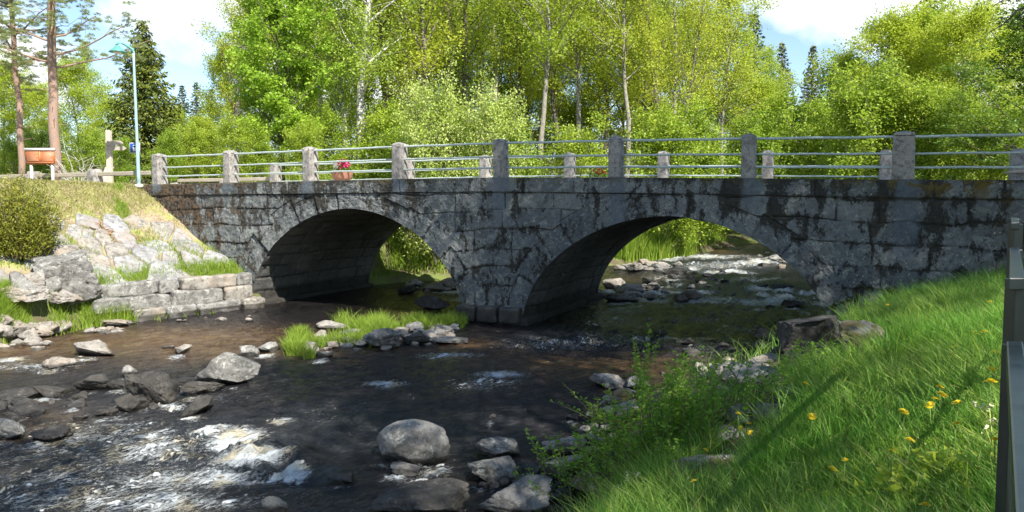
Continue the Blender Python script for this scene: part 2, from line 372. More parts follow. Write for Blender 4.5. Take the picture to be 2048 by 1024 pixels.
m = M('soil'); n = m.noise(1.3, 6, .65); 
c = m.mix(m.ramp(n, .4, .62), (.10, .075, .045), (.12, .15, .035)); dry = m.attr('dry')
c2 = m.mix(m.ramp(m.noise(5, 6, .7), .4, .6), (.34, .28, .18), (.26, .19, .13)); c2 = m.mix(m.ramp(m.noise(2, 5), .45, .6), c2, (.28, .28, .10))
c = m.mix(dry, c, c2); c = m.mix(m.attr('bed'), c, (.05, .035, .018)); m.base(c).set(Roughness=.95); m.bump(m.noise(9, 8, .7), .8, .04); SOIL = m.m
m = M('gravel_road'); m.base(m.mix(m.ramp(m.noise(50, 4), .4, .6), (.30, .28, .25), (.42, .39, .34))).set(Roughness=.9); m.bump(m.noise(60, 4), .5, .01); ROAD = m.m
m = M('galvanised'); m.base(m.mix(m.ramp(m.noise(20, 4), .4, .65), (.42, .50, .46), (.56, .62, .57))).set(Roughness=.38, Metallic=.25); GALV = m.m
m = M('green_steel'); m.base(m.mix(m.ramp(m.noise(14, 4), .35, .7), (.009, .018, .018), (.015, .026, .025))).set(Roughness=.35); m.p.inputs['Coat Weight'].default_value = .15; m.p.inputs['Coat Roughness'].default_value = .22; m.bump(m.noise(90, 3), .15, .002); GSTEEL = m.m
def wood_mat(name, a, b):
    m = M(name); m.base(m.mix(m.ramp(m.noise(3, 6, .7, stretch=(2, 2, 18)), .35, .65), a, b)).set(Roughness=.85); m.bump(m.noise(12, 5), .5, .01); return m.m
WOOD = wood_mat('weathered_wood', (.28, .24, .18), (.45, .40, .32)); WOODL = wood_mat('pale_post_wood', (.42, .34, .27), (.58, .49, .40))
def plain(name, c, rough=.6, metal=0, nv=.12, sc=15):
    m = M(name); d = tuple(max(0, x * (1 - nv)) for x in c); m.base(m.mix(m.ramp(m.noise(sc, 4), .35, .65), c, d)).set(Roughness=rough, Metallic=metal); return m.m
def bark(name, a, b, sc=6, stretch=(3, 3, .8), spots=None, thr=.6):
    m = M(name); c = m.mix(m.ramp(m.noise(sc, 6, .7, stretch=stretch, obj=True), .38, .62), a, b)
    if spots: c = m.mix(m.ramp(m.noise(7, 5, .7, stretch=(1, 1, 2.2), obj=True), thr - .04, thr + .02), c, spots)
    m.base(c).set(Roughness=.9); m.bump(m.noise(14, 6, .7, stretch=stretch, obj=True), .8, .03); return m.m
B_DARK = bark('grey_bark', (.09, .075, .06), (.20, .17, .14)); B_BIRCH = bark('birch_bark', (.62, .60, .55), (.46, .43, .38), 5, (1, 1, 2.5), (.05, .045, .04), .56)
B_PINE = bark('pine_bark', (.36, .22, .15), (.26, .20, .165), 5); B_SPR = bark('spruce_bark', (.12, .09, .07), (.2, .15, .12)); B_DEAD = bark('dead_wood', (.40, .37, .32), (.55, .52, .46))

# ------------------------------------------------------------------ terrain
def axis(segs):
    a = []
    for x0, x1, st in segs: a.append(np.arange(x0, x1, st))
    a.append([segs[-1][1]]); return np.concatenate(a)
xs = axis([(-900, -100, 60), (-100, -26, 3), (-26, -13, .4), (-13, 9, .1), (9, 30, .4), (30, 100, 4), (100, 900, 60)])
ys = axis([(-300, -20, 30), (-20, 1, .7), (1, 30, .1), (30, 62, .5), (62, 140, 4), (140, 1500, 80)])
X, Y = np.meshgrid(xs, ys); Z = terrain(X, Y)
s_, t_ = w2st(X, Y); ins = inside(X, Y, RIV)
dryv = sstep(-14.8, -16.5, s_) * (1 - sstep(5, 9, t_)) * sstep(.8, 1.4, Z)
tb = MB().add(np.stack([X, Y, Z], -1).reshape(-1, 3), gridf(*X.shape), dry=dryv.ravel(), bed=ins.ravel() * 1.0)
tag(tb.build('ground', SOIL), kind='structure')

# rocks (x centre, base y, width, height in photo pixels, material, label)
G, P_, K, MO = R_GREY, R_PALE, R_DARK, R_MOSS
RK = [
 (138, 640, 122, 100, G, 'biggest lit boulder on the left shore, at the end of the block wall'), (45, 642, 66, 52, G, 'grey boulder at the left edge, beside the big shore boulder'),
 (62, 588, 60, 30, P_, 'small pale rock on top of the grey boulder at the left edge'), (100, 600, 40, 36, G, 'narrow rock wedged behind the big shore boulder'),
 (40, 672, 100, 26, P_, 'wide flat pale slab at the waterline on the far left'), (118, 657, 78, 18, P_, 'flat pale slab just below the big shore boulder'),
 (222, 655, 84, 13, P_, 'long thin pale slab at the water below the block wall'), (8, 688, 40, 18, P_, 'pale rock cut off by the left edge at the waterline'),
 (62, 640, 60, 30, G, 'low grey rock in front of the grey boulder by the left edge'), (300, 640, 34, 12, P_, 'small rock at the foot of the block wall'),
 (190, 714, 94, 26, P_, 'long pinkish log-shaped rock in the calm water on the left'), (115, 738, 60, 19, P_, 'small pinkish pointed rock left of the log-shaped rock'),
 (362, 708, 38, 17, P_, 'pale rock right of the log-shaped rock, larger of a touching pair'), (336, 700, 30, 10, P_, 'flatter pale rock touching a larger one in the calm water'),
 (209, 670, 22, 9, P_, 'tiny pale rock alone in the calm water near the left shore'), (494, 716, 44, 26, G, 'rounded rock at the left tip of the grassy islet'),
 (540, 706, 50, 18, G, 'low rock between the islet grass and the rounded tip rock'), (262, 754, 34, 22, G, 'small pale grey angular rock above the dark rock cluster'),
 (467, 774, 132, 66, G, 'big pointed light grey boulder standing in the rapids'), (308, 814, 98, 66, K, 'largest dark boulder of the cluster in the left rapids'),
 (258, 832, 66, 42, K, 'brown topped dark rock in front of the largest dark boulder'), (212, 836, 50, 20, K, 'low dark rock left of the brown topped rock'),
 (188, 784, 68, 30, K, 'dark rock with pale top at the upper left of the cluster'), (160, 803, 42, 20, K, 'small dark rock under the pale topped one'),
 (156, 818, 38, 16, K, 'small round dark rock, lowest of the left cluster column'), (162, 844, 28, 13, K, 'tiny black rock in the water below the left cluster'),
 (105, 797, 74, 20, K, 'flat dark rock left of the cluster'), (28, 808, 78, 22, K, 'flat dark rock at the left edge, upper one'),
 (57, 836, 82, 26, K, 'long low mottled dark rock near the left edge'), (22, 884, 82, 42, G, 'flat grey slab cut by the left edge above the white water'),
 (98, 884, 84, 26, K, 'wet dark rock right of the flat grey slab'), (246, 782, 48, 24, K, 'dark rock just left of the largest dark boulder'),
 (405, 792, 80, 24, K, 'low wet dark rock right of the largest dark boulder'), (375, 772, 60, 14, K, 'thin dark rock behind the low wet one'),
 (398, 832, 68, 38, K, 'dark wedge shaped rock at the top of the white water'), (552, 1032, 52, 30, P_, 'brownish rock at the bottom edge below the white water'),
 (827, 928, 140, 78, G, 'large smooth rounded boulder in the middle of the river'), (808, 950, 64, 26, G, 'small cracked rock in front of the rounded boulder'),
 (690, 968, 62, 17, K, 'low black rock left below the rounded boulder'), (1000, 920, 98, 36, G, 'flat tilted slab, rearmost of the right rock group'),
 (984, 972, 106, 58, G, 'blocky rock with flat pale top in the right rock group'), (1122, 914, 96, 34, G, 'flat topped pale slab right of the tilted slab'),
 (1125, 968, 112, 52, G, 'jagged grey rock with dark hollow below the flat topped slab'), (967, 978, 22, 14, P_, 'small white pebble, left of a pair below the blocky rock'),
 (990, 980, 20, 14, P_, 'small white pebble, right of a pair below the blocky rock'), (1062, 952, 36, 22, K, 'small dark rock between blocky and jagged rocks'),
 (870, 1040, 240, 52, K, 'long low mossy rock along the bottom edge, left part'), (1040, 1030, 170, 62, G, 'long low mossy rock along the bottom edge, right part'),
 (1180, 1000, 90, 42, MO, 'mossy rock at the bottom near the long grass'), (1217, 778, 82, 26, G, 'flat grey rock in the brown water left of the leafy bush'),
 (1275, 782, 46, 26, G, 'grey rock touching the bush just right of the flat one'), (1262, 818, 82, 34, MO, 'brown mossy rock left of the leafy bush'),
 (1258, 840, 74, 34, P_, 'pale knobbly rock under the brown mossy one'), (1172, 874, 34, 18, P_, 'small pale rock at the water left of the bush'),
 (1150, 842, 34, 14, K, 'small dark rock at the water edge left of the bush'), (985, 838, 16, 8, P_, 'tiny white stone breaking the dark water in mid river'),
 (1394, 744, 30, 18, P_, 'small cream rock behind the bush on the gravel bar'), (1440, 752, 40, 22, P_, 'cream rock right of the small cream one on the gravel bar'),
 (1505, 782, 104, 48, G, 'dark grey ledge rock at the right bank below the bridge foot'), (1478, 742, 54, 14, P_, 'flat cream rock on the gravel bar'), (1535, 728, 66, 16, P_, 'flat pinkish slab at the right bank'),
 (1534, 682, 58, 26, K, 'black rock in the water, upper of two by the right bridge foot'), (1522, 702, 52, 20, K, 'black rock in the water, lower of two by the right bridge foot'),
 (1620, 700, 150, 62, K, 'long dark overhanging rock under the right bridge foot'), (1715, 712, 110, 84, MO, 'mossy mound like rock at the edge of the meadow'),
 (1600, 735, 60, 30, K, 'dark rock peeping from the meadow grass below the overhang'),
 (1495, 850, 66, 46, MO, 'dark mossy rock with yellow flowers around'), (1545, 842, 80, 40, MO, 'flat broken rock at the meadow edge'), (1335, 998, 90, 42, P_, 'white patched rock at the bottom in the grass'), (1242, 1022, 60, 30, G, 'grey rock at the bottom edge left of the white patched one'),
 (1430, 975, 180, 66, MO, 'large moss covered boulder in the near bank'), (1455, 885, 70, 30, G, 'blue grey rock below the leafy bush'),
 (1580, 800, 70, 28, MO, 'brown stone ledge in the bank grass'), (1450, 800, 60, 26, P_, 'pale rock behind the bush nearest the ledge'),
 (757, 700, 84, 44, G, 'big dark brown rock at the front of the islet'), (670, 660, 68, 14, P_, 'flat pale slab at the back of the islet'), (700, 674, 50, 14, G, 'low grey slab in the middle of the islet'),
 (652, 716, 40, 12, G, 'small flat rock at the islet front'), (618, 700, 36, 14, G, 'small grey rock in the left grass of the islet'), (838, 690, 62, 24, K, 'dark rock at the right end of the islet'), (800, 676, 46, 20, P_, 'pale rock on the islet right of the big brown one'), (835, 664, 50, 18, G, 'grey rock at the back of the islet right end'), (880, 672, 52, 18, G, 'grey rock between the islet and the pier'), (905, 690, 90, 12, G, 'thin submerged brown slab by the pier foot'),
 (868, 622, 68, 28, K, 'black humped rock seen in the left arch'), (812, 588, 42, 14, K, 'small black rock at back of the left arch'), (868, 582, 46, 18, P_, 'pale rock on the bank seen through the left arch'), (835, 572, 34, 14, P_, 'small pale rock farther back in the left arch'), (905, 578, 44, 24, P_, 'lit rock by the left arch right edge'),
 (1225, 580, 50, 22, P_, 'pale rock by the far pier corner in the right arch'), (1262, 590, 56, 22, P_, 'pale rock second from the far pier corner'), (1298, 584, 40, 18, P_, 'small pale rock third from the far pier corner'), (1242, 606, 60, 20, G, 'grey rock below the pale ones at the far pier corner'),
 (1380, 602, 58, 22, P_, 'pale pointed rock in the rapids seen in the right arch'), (1364, 606, 32, 16, P_, 'small pinkish rock leaning on the pale pointed one'),
 (1565, 580, 48, 12, K, 'flat dark rock in the rapids at the right of the arch'), (1586, 616, 50, 14, K, 'dark rock in the rapids lowest by the arch right edge'), (1415, 556, 26, 8, K, 'small dark rock in the mid rapids'), (1320, 542, 36, 14, G, 'grey rock at the far grass bank edge'), (1290, 532, 40, 14, P_, 'pale rock at the far grass bank edge'), (1350, 552, 46, 14, K, 'dark rock in front of the far grass bank'), (1265, 545, 40, 18, P_, 'pale rock near the left edge of the right arch'), (1525, 535, 30, 9, K, 'small dark rock in the farthest rapids'), (1560, 522, 40, 11, G, 'rock under the right arch edge in the far rapids'),
]

# ------------------------------------------------------------------ water
ny, nx = 860, 1000
g = np.geomspace(4, 66, ny) - 3; kx = np.linspace(-1.0, 1.0, nx)
X = (g[:, None] + 3) * kx[None] * .86; Y = np.repeat(g[:, None], nx, 1)
s_, t_ = w2st(X, Y)
FD = (-.80, -.60)
fa = X * FD[0] + Y * FD[1]; fb = -X * FD[1] + Y * FD[0]
wv = sstep(-4, -1, t_)        # upstream the current runs along the arches
fa = fa * (1 - wv) + (-t_) * wv; fb = fb * (1 - wv) + s_ * wv
foam = np.zeros_like(X); rough = np.full_like(X, .018); shal = np.zeros_like(X)
def pw(px, py): return hit(px, py, 0, wz)
def blob(arr, px, py, rx, ry, amp, rotd=None):
    x0, y0 = pw(px, py); D = y0; sx = rx * D / F_PX; sy = ry * D / F_PX * D / (ZC + .2)
    dx, dy = X - x0, Y - y0; q = dx * dx / sx ** 2 + dy * dy / sy ** 2
    arr[:] = np.maximum(arr, amp * np.exp(-q))
for a in [(470, 880, 60, 22, 1.15), (500, 925, 90, 16, 1.2), (585, 948, 40, 12, 1.1), (430, 868, 45, 12, .8), (560, 845, 40, 8, .7), (300, 880, 70, 22, .62), (300, 905, 190, 45, .6), (360, 960, 230, 40, .6), (120, 960, 220, 50, .5), (150, 1000, 280, 40, .58), (450, 965, 110, 22, .75),
          (330, 1000, 100, 20, .7), (70, 735, 130, 12, .55), (20, 722, 40, 8, .8), (350, 815, 60, 10, .6), (770, 770, 60, 8, .75), (1000, 750, 70, 8, .8), (980, 768, 120, 20, .5), (900, 712, 90, 10, .62), (1120, 690, 200, 20, .48), (1240, 640, 120, 30, .48),
          (870, 945, 40, 20, .75), (840, 970, 40, 12, .6), (640, 760, 120, 20, .3), (940, 600, 60, 6, .8), (905, 585, 40, 5, .8), (560, 700, 60, 8, .35), (1100, 960, 60, 20, .4),
          (1440, 532, 150, 9, .55), (1410, 514, 150, 6, .62), (1560, 518, 80, 6, .7), (1500, 560, 140, 6, .5), (1530, 605, 130, 9, .68), (1420, 600, 90, 8, .62), (1300, 603, 80, 7, .7), (1330, 555, 60, 5, .5), (1400, 640, 180, 16, .5), (1250, 625, 80, 8, .6), (1600, 640, 70, 10, .6), (1350, 680, 140, 10, .5), (1500, 660, 140, 14, .5), (1450, 690, 200, 20, .35), (1250, 680, 150, 14, .45), (200, 870, 260, 40, .5), (650, 830, 200, 60, .26), (420, 800, 160, 30, .35), (100, 900, 200, 60, .5), (300, 1010, 320, 30, .62), (620, 1000, 160, 30, .3)]: blob(foam, *a)
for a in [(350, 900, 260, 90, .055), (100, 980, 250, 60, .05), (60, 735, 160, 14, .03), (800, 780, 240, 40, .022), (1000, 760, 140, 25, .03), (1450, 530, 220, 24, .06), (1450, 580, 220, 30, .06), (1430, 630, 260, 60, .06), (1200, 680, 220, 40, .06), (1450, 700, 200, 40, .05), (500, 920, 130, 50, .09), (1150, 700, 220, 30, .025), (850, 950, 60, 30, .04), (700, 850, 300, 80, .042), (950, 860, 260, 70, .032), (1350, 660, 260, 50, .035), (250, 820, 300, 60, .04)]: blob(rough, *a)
for a in [(330, 680, 300, 25, 1), (60, 700, 120, 30, .8), (860, 615, 90, 20, .5), (1330, 720, 160, 12, .35), (1450, 495, 80, 10, .8), (700, 705, 250, 8, .6), (30, 860, 120, 40, .5), (1360, 780, 80, 20, .3), (1150, 730, 230, 26, .8), (1000, 720, 150, 14, .6), (430, 700, 200, 20, .7), (930, 690, 50, 10, 1.1), (960, 715, 200, 16, .5), (1150, 735, 120, 22, .65), (1290, 560, 80, 8, .3), (1260, 820, 60, 30, .8)]: blob(shal, *a)
for i in range(46):
    q = random.uniform(0, 1); blob(foam, random.uniform(1250 - 30 * q, 1560 + 110 * q), 512 + 118 * q ** 1.2, random.uniform(14, 46), random.uniform(2.5, 6), random.uniform(.55, .95))
for (px, py, w, h, mt, lab) in RK:
    if py > 700 and px < 1160: blob(foam, px - w * .25, py + 6, w * .62, 7, .42 + .3 * _tab[px * 31 % 65536])
    if 560 < py < 640 and 1200 < px < 1640: blob(foam, px, py + 3, w * .7, 4, .8)
w1 = fbm2(fa * 1.1, fb * 2.6, 4, 21) - .5
w2 = 1 - np.abs(fbm2(fa * 1.7 + 2 * w1, fb * 4.2 + 9, 4, 31) - .5) * 4
w3 = 1 - np.abs(fbm2(fa * 5.5 + 40, fb * 9 + 5, 3, 41) - .5) * 4
fn = .5 * fbm2(fa * 2.6 + w1 * 3, fb * 7.5, 5, 51, .62) + .5 * fbm2(fa * 7 + w1 * 5, fb * 17, 4, 55, .7); fn2 = 1 - np.abs(fbm2(fa * 2.2 + w1 * 4, fb * 8 + 30, 5, 61, .65) - .5) * 6
fden = np.clip(foam, 0, 1.3)
mask = .72 * sstep(.48, .86, fden * .60 + (fn - .5) * 2.3 + .42 * (fn2 - .5) * fden ** .5 + .22 * (w2 - .4) * (fden > .2) + .04)
mask = mask * sstep(.12, .4, fden)
Z = wz(X, Y) + w1 * rough * 3.2 + (w2 - .3) * rough * 1.15 + (w3 - .3) * rough * .5 + mask * rough * .35 + (fbm2(X * 9, Y * 9, 3, 71) - .5) * mask * .03
def bump_at(px, py, rx, ry, h):
    global Z
    x0, y0 = pw(px, py); sx = rx * y0 / F_PX; sy = ry * y0 / F_PX * y0 / ZC
    Z = Z + h * np.exp(-((X - x0) ** 2 / sx ** 2 + (Y - y0) ** 2 / sy ** 2))
bump_at(500, 905, 60, 12, .07); bump_at(600, 920, 50, 14, .10); bump_at(560, 960, 60, 10, -.06); bump_at(440, 865, 50, 8, .05); bump_at(640, 960, 60, 12, -.05)
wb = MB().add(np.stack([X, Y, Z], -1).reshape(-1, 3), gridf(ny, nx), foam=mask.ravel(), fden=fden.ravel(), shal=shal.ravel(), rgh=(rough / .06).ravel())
m = M('river_water'); fm = m.attr('foam'); sh = m.attr('shal')
c = m.mix(sh, (.010, .0055, .0035), (.10, .052, .018)); c = m.mix(m.math('MULTIPLY', sh, m.ramp(m.noise(4, 5), .45, .62)), c, (.15, .10, .045))
c = m.mix(m.math('MINIMUM', m.math('MULTIPLY', m.attr('rgh'), .45), .6), c, (.036, .052, .066)); rot = math.atan2(FD[1], FD[0])  # milky air-bubble tint on rough water; its blue also paints in sky reflection
fine = m.noise(1, 6, .72, stretch=(9, 26, 9), rot=-rot, dist=.8)
lace = m.math('ADD', m.math('MULTIPLY', fine, .58), m.math('MULTIPLY', m.noise(1, 5, .75, stretch=(24, 52, 24), rot=-rot, dist=1.0), .42)); lace = m.ramp(m.math('ADD', lace, m.math('MULTIPLY', m.attr('fden'), .36)), .645, .765); lace = m.math('MULTIPLY', lace, m.ramp(m.attr('fden'), .06, .35))
fine2 = m.noise(1, 5, .75, stretch=(22, 40, 22), rot=-rot, dist=1.2); fl = m.ramp(m.math('ADD', m.math('ADD', m.math('MULTIPLY', fine, .7), m.math('MULTIPLY', fine2, .5)), m.math('MULTIPLY', fm, .72)), .78, .98); fl = m.math('MAXIMUM', fl, m.math('MULTIPLY', lace, .82))
fc = m.mix(m.ramp(m.noise(3, 4), .45, .65), (.64, .68, .69), (.56, .51, .38))
c = m.mix(fl, c, fc); m.base(c); m.p.inputs['IOR'].default_value = 1.42
m.L(m.math('ADD', m.math('ADD', .05, m.math('MULTIPLY', m.attr('rgh'), .17)), m.math('MULTIPLY', fl, .5)), m.p.inputs['Roughness'])
rp1 = m.noise(1, 6, .62, stretch=(3.4, 8.5, 5), rot=-rot, dist=.5); rp2 = m.noise(1, 5, .65, stretch=(14, 26, 14), rot=-rot, dist=.5)
hh = m.math('ADD', m.math('MULTIPLY', rp1, m.math('ADD', .35, m.math('MULTIPLY', m.attr('rgh'), .6))), m.math('MULTIPLY', rp2, m.math('ADD', .10, m.math('MULTIPLY', m.attr('rgh'), .16))))
m.bump(m.math('ADD', hh, m.math('MULTIPLY', fl, .12)), 1.0, .20); WATER = m.m
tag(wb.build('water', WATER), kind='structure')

# ------------------------------------------------------------------ bridge
A1 = (-11.8, 3.27, 2.65); A2 = (-3.73, 3.27, 2.50); NE = 1.88
def intr(s, A): 
    q = np.clip(1 - np.abs((s - A[0]) / A[1]) ** NE, 0, 1); return A[2] * q ** (1 / NE)
def intr_pts(A, n=160):
    a = np.linspace(-1, 1, n); a = np.sign(a) * (1 - (1 - np.abs(a)) ** 1.6); s = A[0] + a * A[1]; z = intr(s, A); return s, z
CURV = [np.stack(intr_pts(A, 240), 1) for A in (A1, A2)]
for cv in CURV: pass
def block_fields(S, Zz):
    """joint mask, block id value and runoff fields for the face"""
    zd = zdeck(S); d = zd - Zz
    wob = (fbm2(S * .8, Zz * .8, 4, 81) - .5) * .26
    dd = d + wob * (d > .36)
    bounds = np.array([0, .34, .76, 1.20, 1.66, 2.10, 2.52, 2.95, 3.4, 4.2]); r = np.random.default_rng(8)
    k = np.clip(np.searchsorted(bounds, dd.ravel()).reshape(dd.shape) - 1, 0, 8)
    jd = np.minimum(np.abs(dd - bounds[k]), np.abs(bounds[np.minimum(k + 1, 9)] - dd)); bid = k * 100.0
    sw = S + (fbm2(S * 1.3 + 5, Zz * 1.7, 3, 83) - .5) * .10
    for c in range(9):
        js = [-30.0]
        while js[-1] < 25: js.append(js[-1] + (r.uniform(.9, 2.1) if c == 0 else r.uniform(.65, 1.75)))
        js = np.array(js); mk = k == c; q = sw[mk]; i = np.searchsorted(js, q)
        dj = np.minimum(q - js[i - 1], js[np.minimum(i, len(js) - 1)] - q); jd[mk] = np.minimum(jd[mk], dj); bid[mk] += i
    for ci, (A, cv) in enumerate(zip((A1, A2), CURV)):
        ar = np.concatenate([[0], np.cumsum(np.hypot(*np.diff(cv, axis=0).T))]); near = np.abs(S - A[0]) < A[1] + .75
        idx = np.nonzero(near.ravel())[0]; P = np.stack([S.ravel()[idx], Zz.ravel()[idx]], 1)
        best = np.full(len(P), 1e9); ba = np.zeros(len(P))
        for i in range(0, len(cv)):
            q = np.hypot(P[:, 0] - cv[i, 0], P[:, 1] - cv[i, 1]); mm = q < best; best[mm] = q[mm]; ba[mm] = ar[i]
        step = .66; vi = np.floor(ba / step + .5); rt = .42 + .30 * _tab[(vi.astype(int) * 37 + 11 * ci) % 65536]
        inr = (best < rt) & (d.ravel()[idx] > .34) & (P[:, 1] > .35)
        j1 = np.abs(ba - (np.floor(ba / step) + .5) * step); jr = np.abs(rt - best); jj = np.minimum(j1, jr)
        fi = idx[inr]; jd.ravel()[fi] = jj[inr]; bid.ravel()[fi] = 5000 + ci * 500 + vi[inr]
    nearj = np.exp(-(jd / .06)) 
    jw = .005 + .011 * fbm2(S * 3, Zz * 3, 2, 91)
    joint = 1 - sstep(jw * .5, jw * 1.7, jd)
    blk = _tab[(bid.astype(int) * 7919) % 65536]; blk2 = _tab[(bid.astype(int) * 104729 + 55) % 65536]
    wash = np.zeros_like(S); mossy = np.zeros_like(S)
    for i in range(-1, 8):
        pk = .64 - 2.76 * i + .1
        L = [1.0, 1.1, .55, 1.6, .8, .35, .3, .2, .2][i + 1]
        dsx = np.abs(S - pk + (fbm2(S * 0, Zz * 1.2 + i, 2, 95) - .5) * .15)
        wash = np.maximum(wash, (1 - sstep(.12, .26, dsx)) * (1 - sstep(L * .8, L * 1.6, d)))
        mossy = np.maximum(mossy, np.exp(-((dsx - .42) / .17) ** 2) * (1 - sstep(.4, 1.3, d)))
    mossy = np.maximum(mossy * .8, .4 * np.exp(-d / .35)); mossy = np.maximum(mossy, .8 * sstep(-15.8, -17.5, S) * (1 - sstep(.8, 1.5, d)))
    mossy += .62 * nearj * (fbm2(S * .8, Zz * .8, 3, 97) > .42); mossy -= .45 * sstep(.5, .8, fbm2(S * .45 + 3, Zz * .6, 2, 99)) 
    topm = (1 - sstep(.05, .55, d)) * sstep(-1.5, 1.5, S) + .5 * (1 - sstep(0, .2, d)) + .35 * sstep(1.5, 3, S)
    wet = (1 - sstep(.12, .42, Zz))
    return joint, blk, blk2, wash, mossy, topm, wet
def face_mesh(mb, segs, t0, sign, res):
    for (s0, s1, low) in segs:
        nc = int((s1 - s0) / res) + 2; S1 = np.linspace(s0, s1, nc)
        if low in (0, 1):
            A = (A1, A2)[low]; a = (S1 - A[0]) / A[1]; a = np.clip(a, -1, 1); S1 = A[0] + np.sign(a) * (1 - (1 - np.abs(a)) ** 1.3) * A[1]; zl = np.maximum(intr(S1, A), .0)
        else: zl = np.full(nc, -.7)
        nr = int(3.6 / res); w = np.linspace(0, 1, nr)[:, None]
        S = np.repeat(S1[None], nr, 0); Zz = zl[None] * (1 - w) + zdeck(S) * w
        joint, blk, blk2, wash, mossy, topm, wet = block_fields(S, Zz); d = zdeck(S) - Zz
        rel = (fbm2(S * 5, Zz * 5, 5, 101, .6) - .5) * .055 + (fbm2(S * 14, Zz * 14, 4, 107, .65) - .5) * .04
        o = rel * (1 - .8 * wash) + (blk2 - .5) * .045 - joint * .024 + np.where(d < .34, .035, 0) + .02 * wash
        o = o * np.where(w * (zdeck(S) - zl[None]) < .001, 1, 1)
        T = t0 + sign * o; x, y = st2w(S, T); f = gridf(nr, nc)
        mb.add(np.stack([x, y, Zz], -1).reshape(-1, 3), f if sign < 0 else f[:, ::-1], blk=blk.ravel(), joint=joint.ravel(), wash=wash.ravel(), mossy=np.clip(mossy, -.5, 1).ravel(), topm=topm.ravel(), wet=wet.ravel(), leftm=sstep(-14, -17, S).ravel())
EA = (A1[0] - A1[1], A1[0] + A1[1], A2[0] - A2[1], A2[0] + A2[1])
bx, by = st2w(-7.7, BW / 2)
BR = empty('stone_bridge', (bx, by, 0), 'old double arched granite bridge with mossy streaked blocks spanning the river', 'bridge'); BO = (bx, by, 0)
segs = [(-20.2, EA[0], 2), (EA[0], EA[1], 0), (EA[1], EA[2], 2), (EA[2], EA[3], 1), (EA[3], 8.5, 2)]
mb = MB(); face_mesh(mb, segs, 0, -1, .02); mb.build('facade', MAS, BR, BO)
mb = MB(); face_mesh(mb, segs, BW, 1, .06); mb.build('facade', MAS, BR, BO)
for A in (A1, A2):
    S1, Z1 = intr_pts(A, 230); ar = np.concatenate([[0], np.cumsum(np.hypot(np.diff(S1), np.diff(Z1)))]); T1 = np.linspace(0, BW, 150)
    AR, T = np.meshgrid(ar, T1); S = np.interp(AR, ar, S1); Zz = np.interp(AR, ar, Z1)
    aw = AR + (fbm2(T * .8, AR, 2, 111) - .5) * .12; k = np.floor(aw / .38); j1 = np.abs(aw / .38 - np.round(aw / .38)) * .38
    off = _tab[(k.astype(int) * 91) % 65536] * 3; tt = (T + off) / .95; kt = np.floor(tt); j2 = np.abs(tt - np.round(tt)) * .95
    joint = 1 - sstep(.008, .035, np.minimum(j1, j2)); bid = (k * 131 + kt).astype(int); blk = _tab[bid * 7919 % 65536]
    nrm = np.stack([S - A[0], Zz * 1.3], -1); nrm /= np.linalg.norm(nrm, axis=-1)[..., None] + 1e-6
    edge = sstep(0, .15, T) * sstep(BW, BW - .15, T)
    o = (joint * .04 + (fbm2(AR * 5, T * 5, 4, 113) - .5) * .06 + (blk - .5) * .04) * edge
    S = S + nrm[..., 0] * o; Zz = Zz + nrm[..., 1] * o; x, y = st2w(S, T)
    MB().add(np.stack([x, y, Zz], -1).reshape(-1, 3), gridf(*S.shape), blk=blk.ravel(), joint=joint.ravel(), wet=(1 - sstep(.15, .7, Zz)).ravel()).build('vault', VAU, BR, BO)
# deck
S1 = np.linspace(-34, 8.5, 180); T1 = np.linspace(.03, BW - .03, 60); S, T = np.meshgrid(S1, T1); Zz = zdeck(S) - .004 + .05 * np.exp(-((T - .2) / .5) ** 2) * 0 - .03 * sstep(.3, .6, T) * sstep(.3, .6, BW - T) + (fbm2(S * 2, T * 2, 3, 5) - .5) * .02 * sstep(.3, .6, T)
x, y = st2w(S, T); MB().add(np.stack([x, y, Zz], -1).reshape(-1, 3), gridf(*S.shape)).build('deck', ROAD, BR, BO)
def stbox(mb, s, t, z, ds, dt, dz, seed=0, noise=.015, r=.03, seg=12, taper=0, extra=0, tilt=0, **at):
    v, f = rbox((ds, dt, dz), r, seg, noise, seed, taper=taper); v = rotz(v, -TH + extra)
    x, y = st2w(s, t); v += np.array([x, y, z]); wet = .9 - .5 * sstep(.15, .5, v[:, 2]); mb.add(v, f, wet=wet, blk=at.get('blk', _tab[seed * 77 % 65536]))
# plinths at the feet of the arches
for (sa, sb, nm) in ((EA[1] - .02, EA[2] + .02, 'pier_footing'), (EA[0] - 1.6, EA[0] - .0, 'abutment_footing'), (EA[3] + .0, EA[3] + 1.3, 'abutment_footing')):
    mb = MB(); w = sb - sa; mid = (sa + sb) / 2; ext = .16
    t = -.13; i = 0
    while t < BW + .1:
        L = random.uniform(.7, 1.2); L = min(L, BW + .13 - t)
        if L < .15: break
        stbox(mb, mid, t + L / 2, -.18, w + 2 * ext, L - .015, .72 if nm == 'pier_footing' else .62, 300 + i, .03, .05, 14); t += L; i += 1
    if nm == 'pier_footing':
        t = -.26
        while t < BW + .2:
            L = min(random.uniform(.8, 1.3), BW + .26 - t)
            if L < .15: break
            stbox(mb, mid, t + L / 2, -.33, w + .75, L - .01, .55, 340 + i, .04, .07, 14); t += L; i += 1
        for q in np.arange(sa + .1, sb, .55): stbox(mb, q + .1, -.10, .22, .5, .3, .36, 400 + int(q * 10), .03, .05)
    mb.build(nm, VAU, BR, BO)

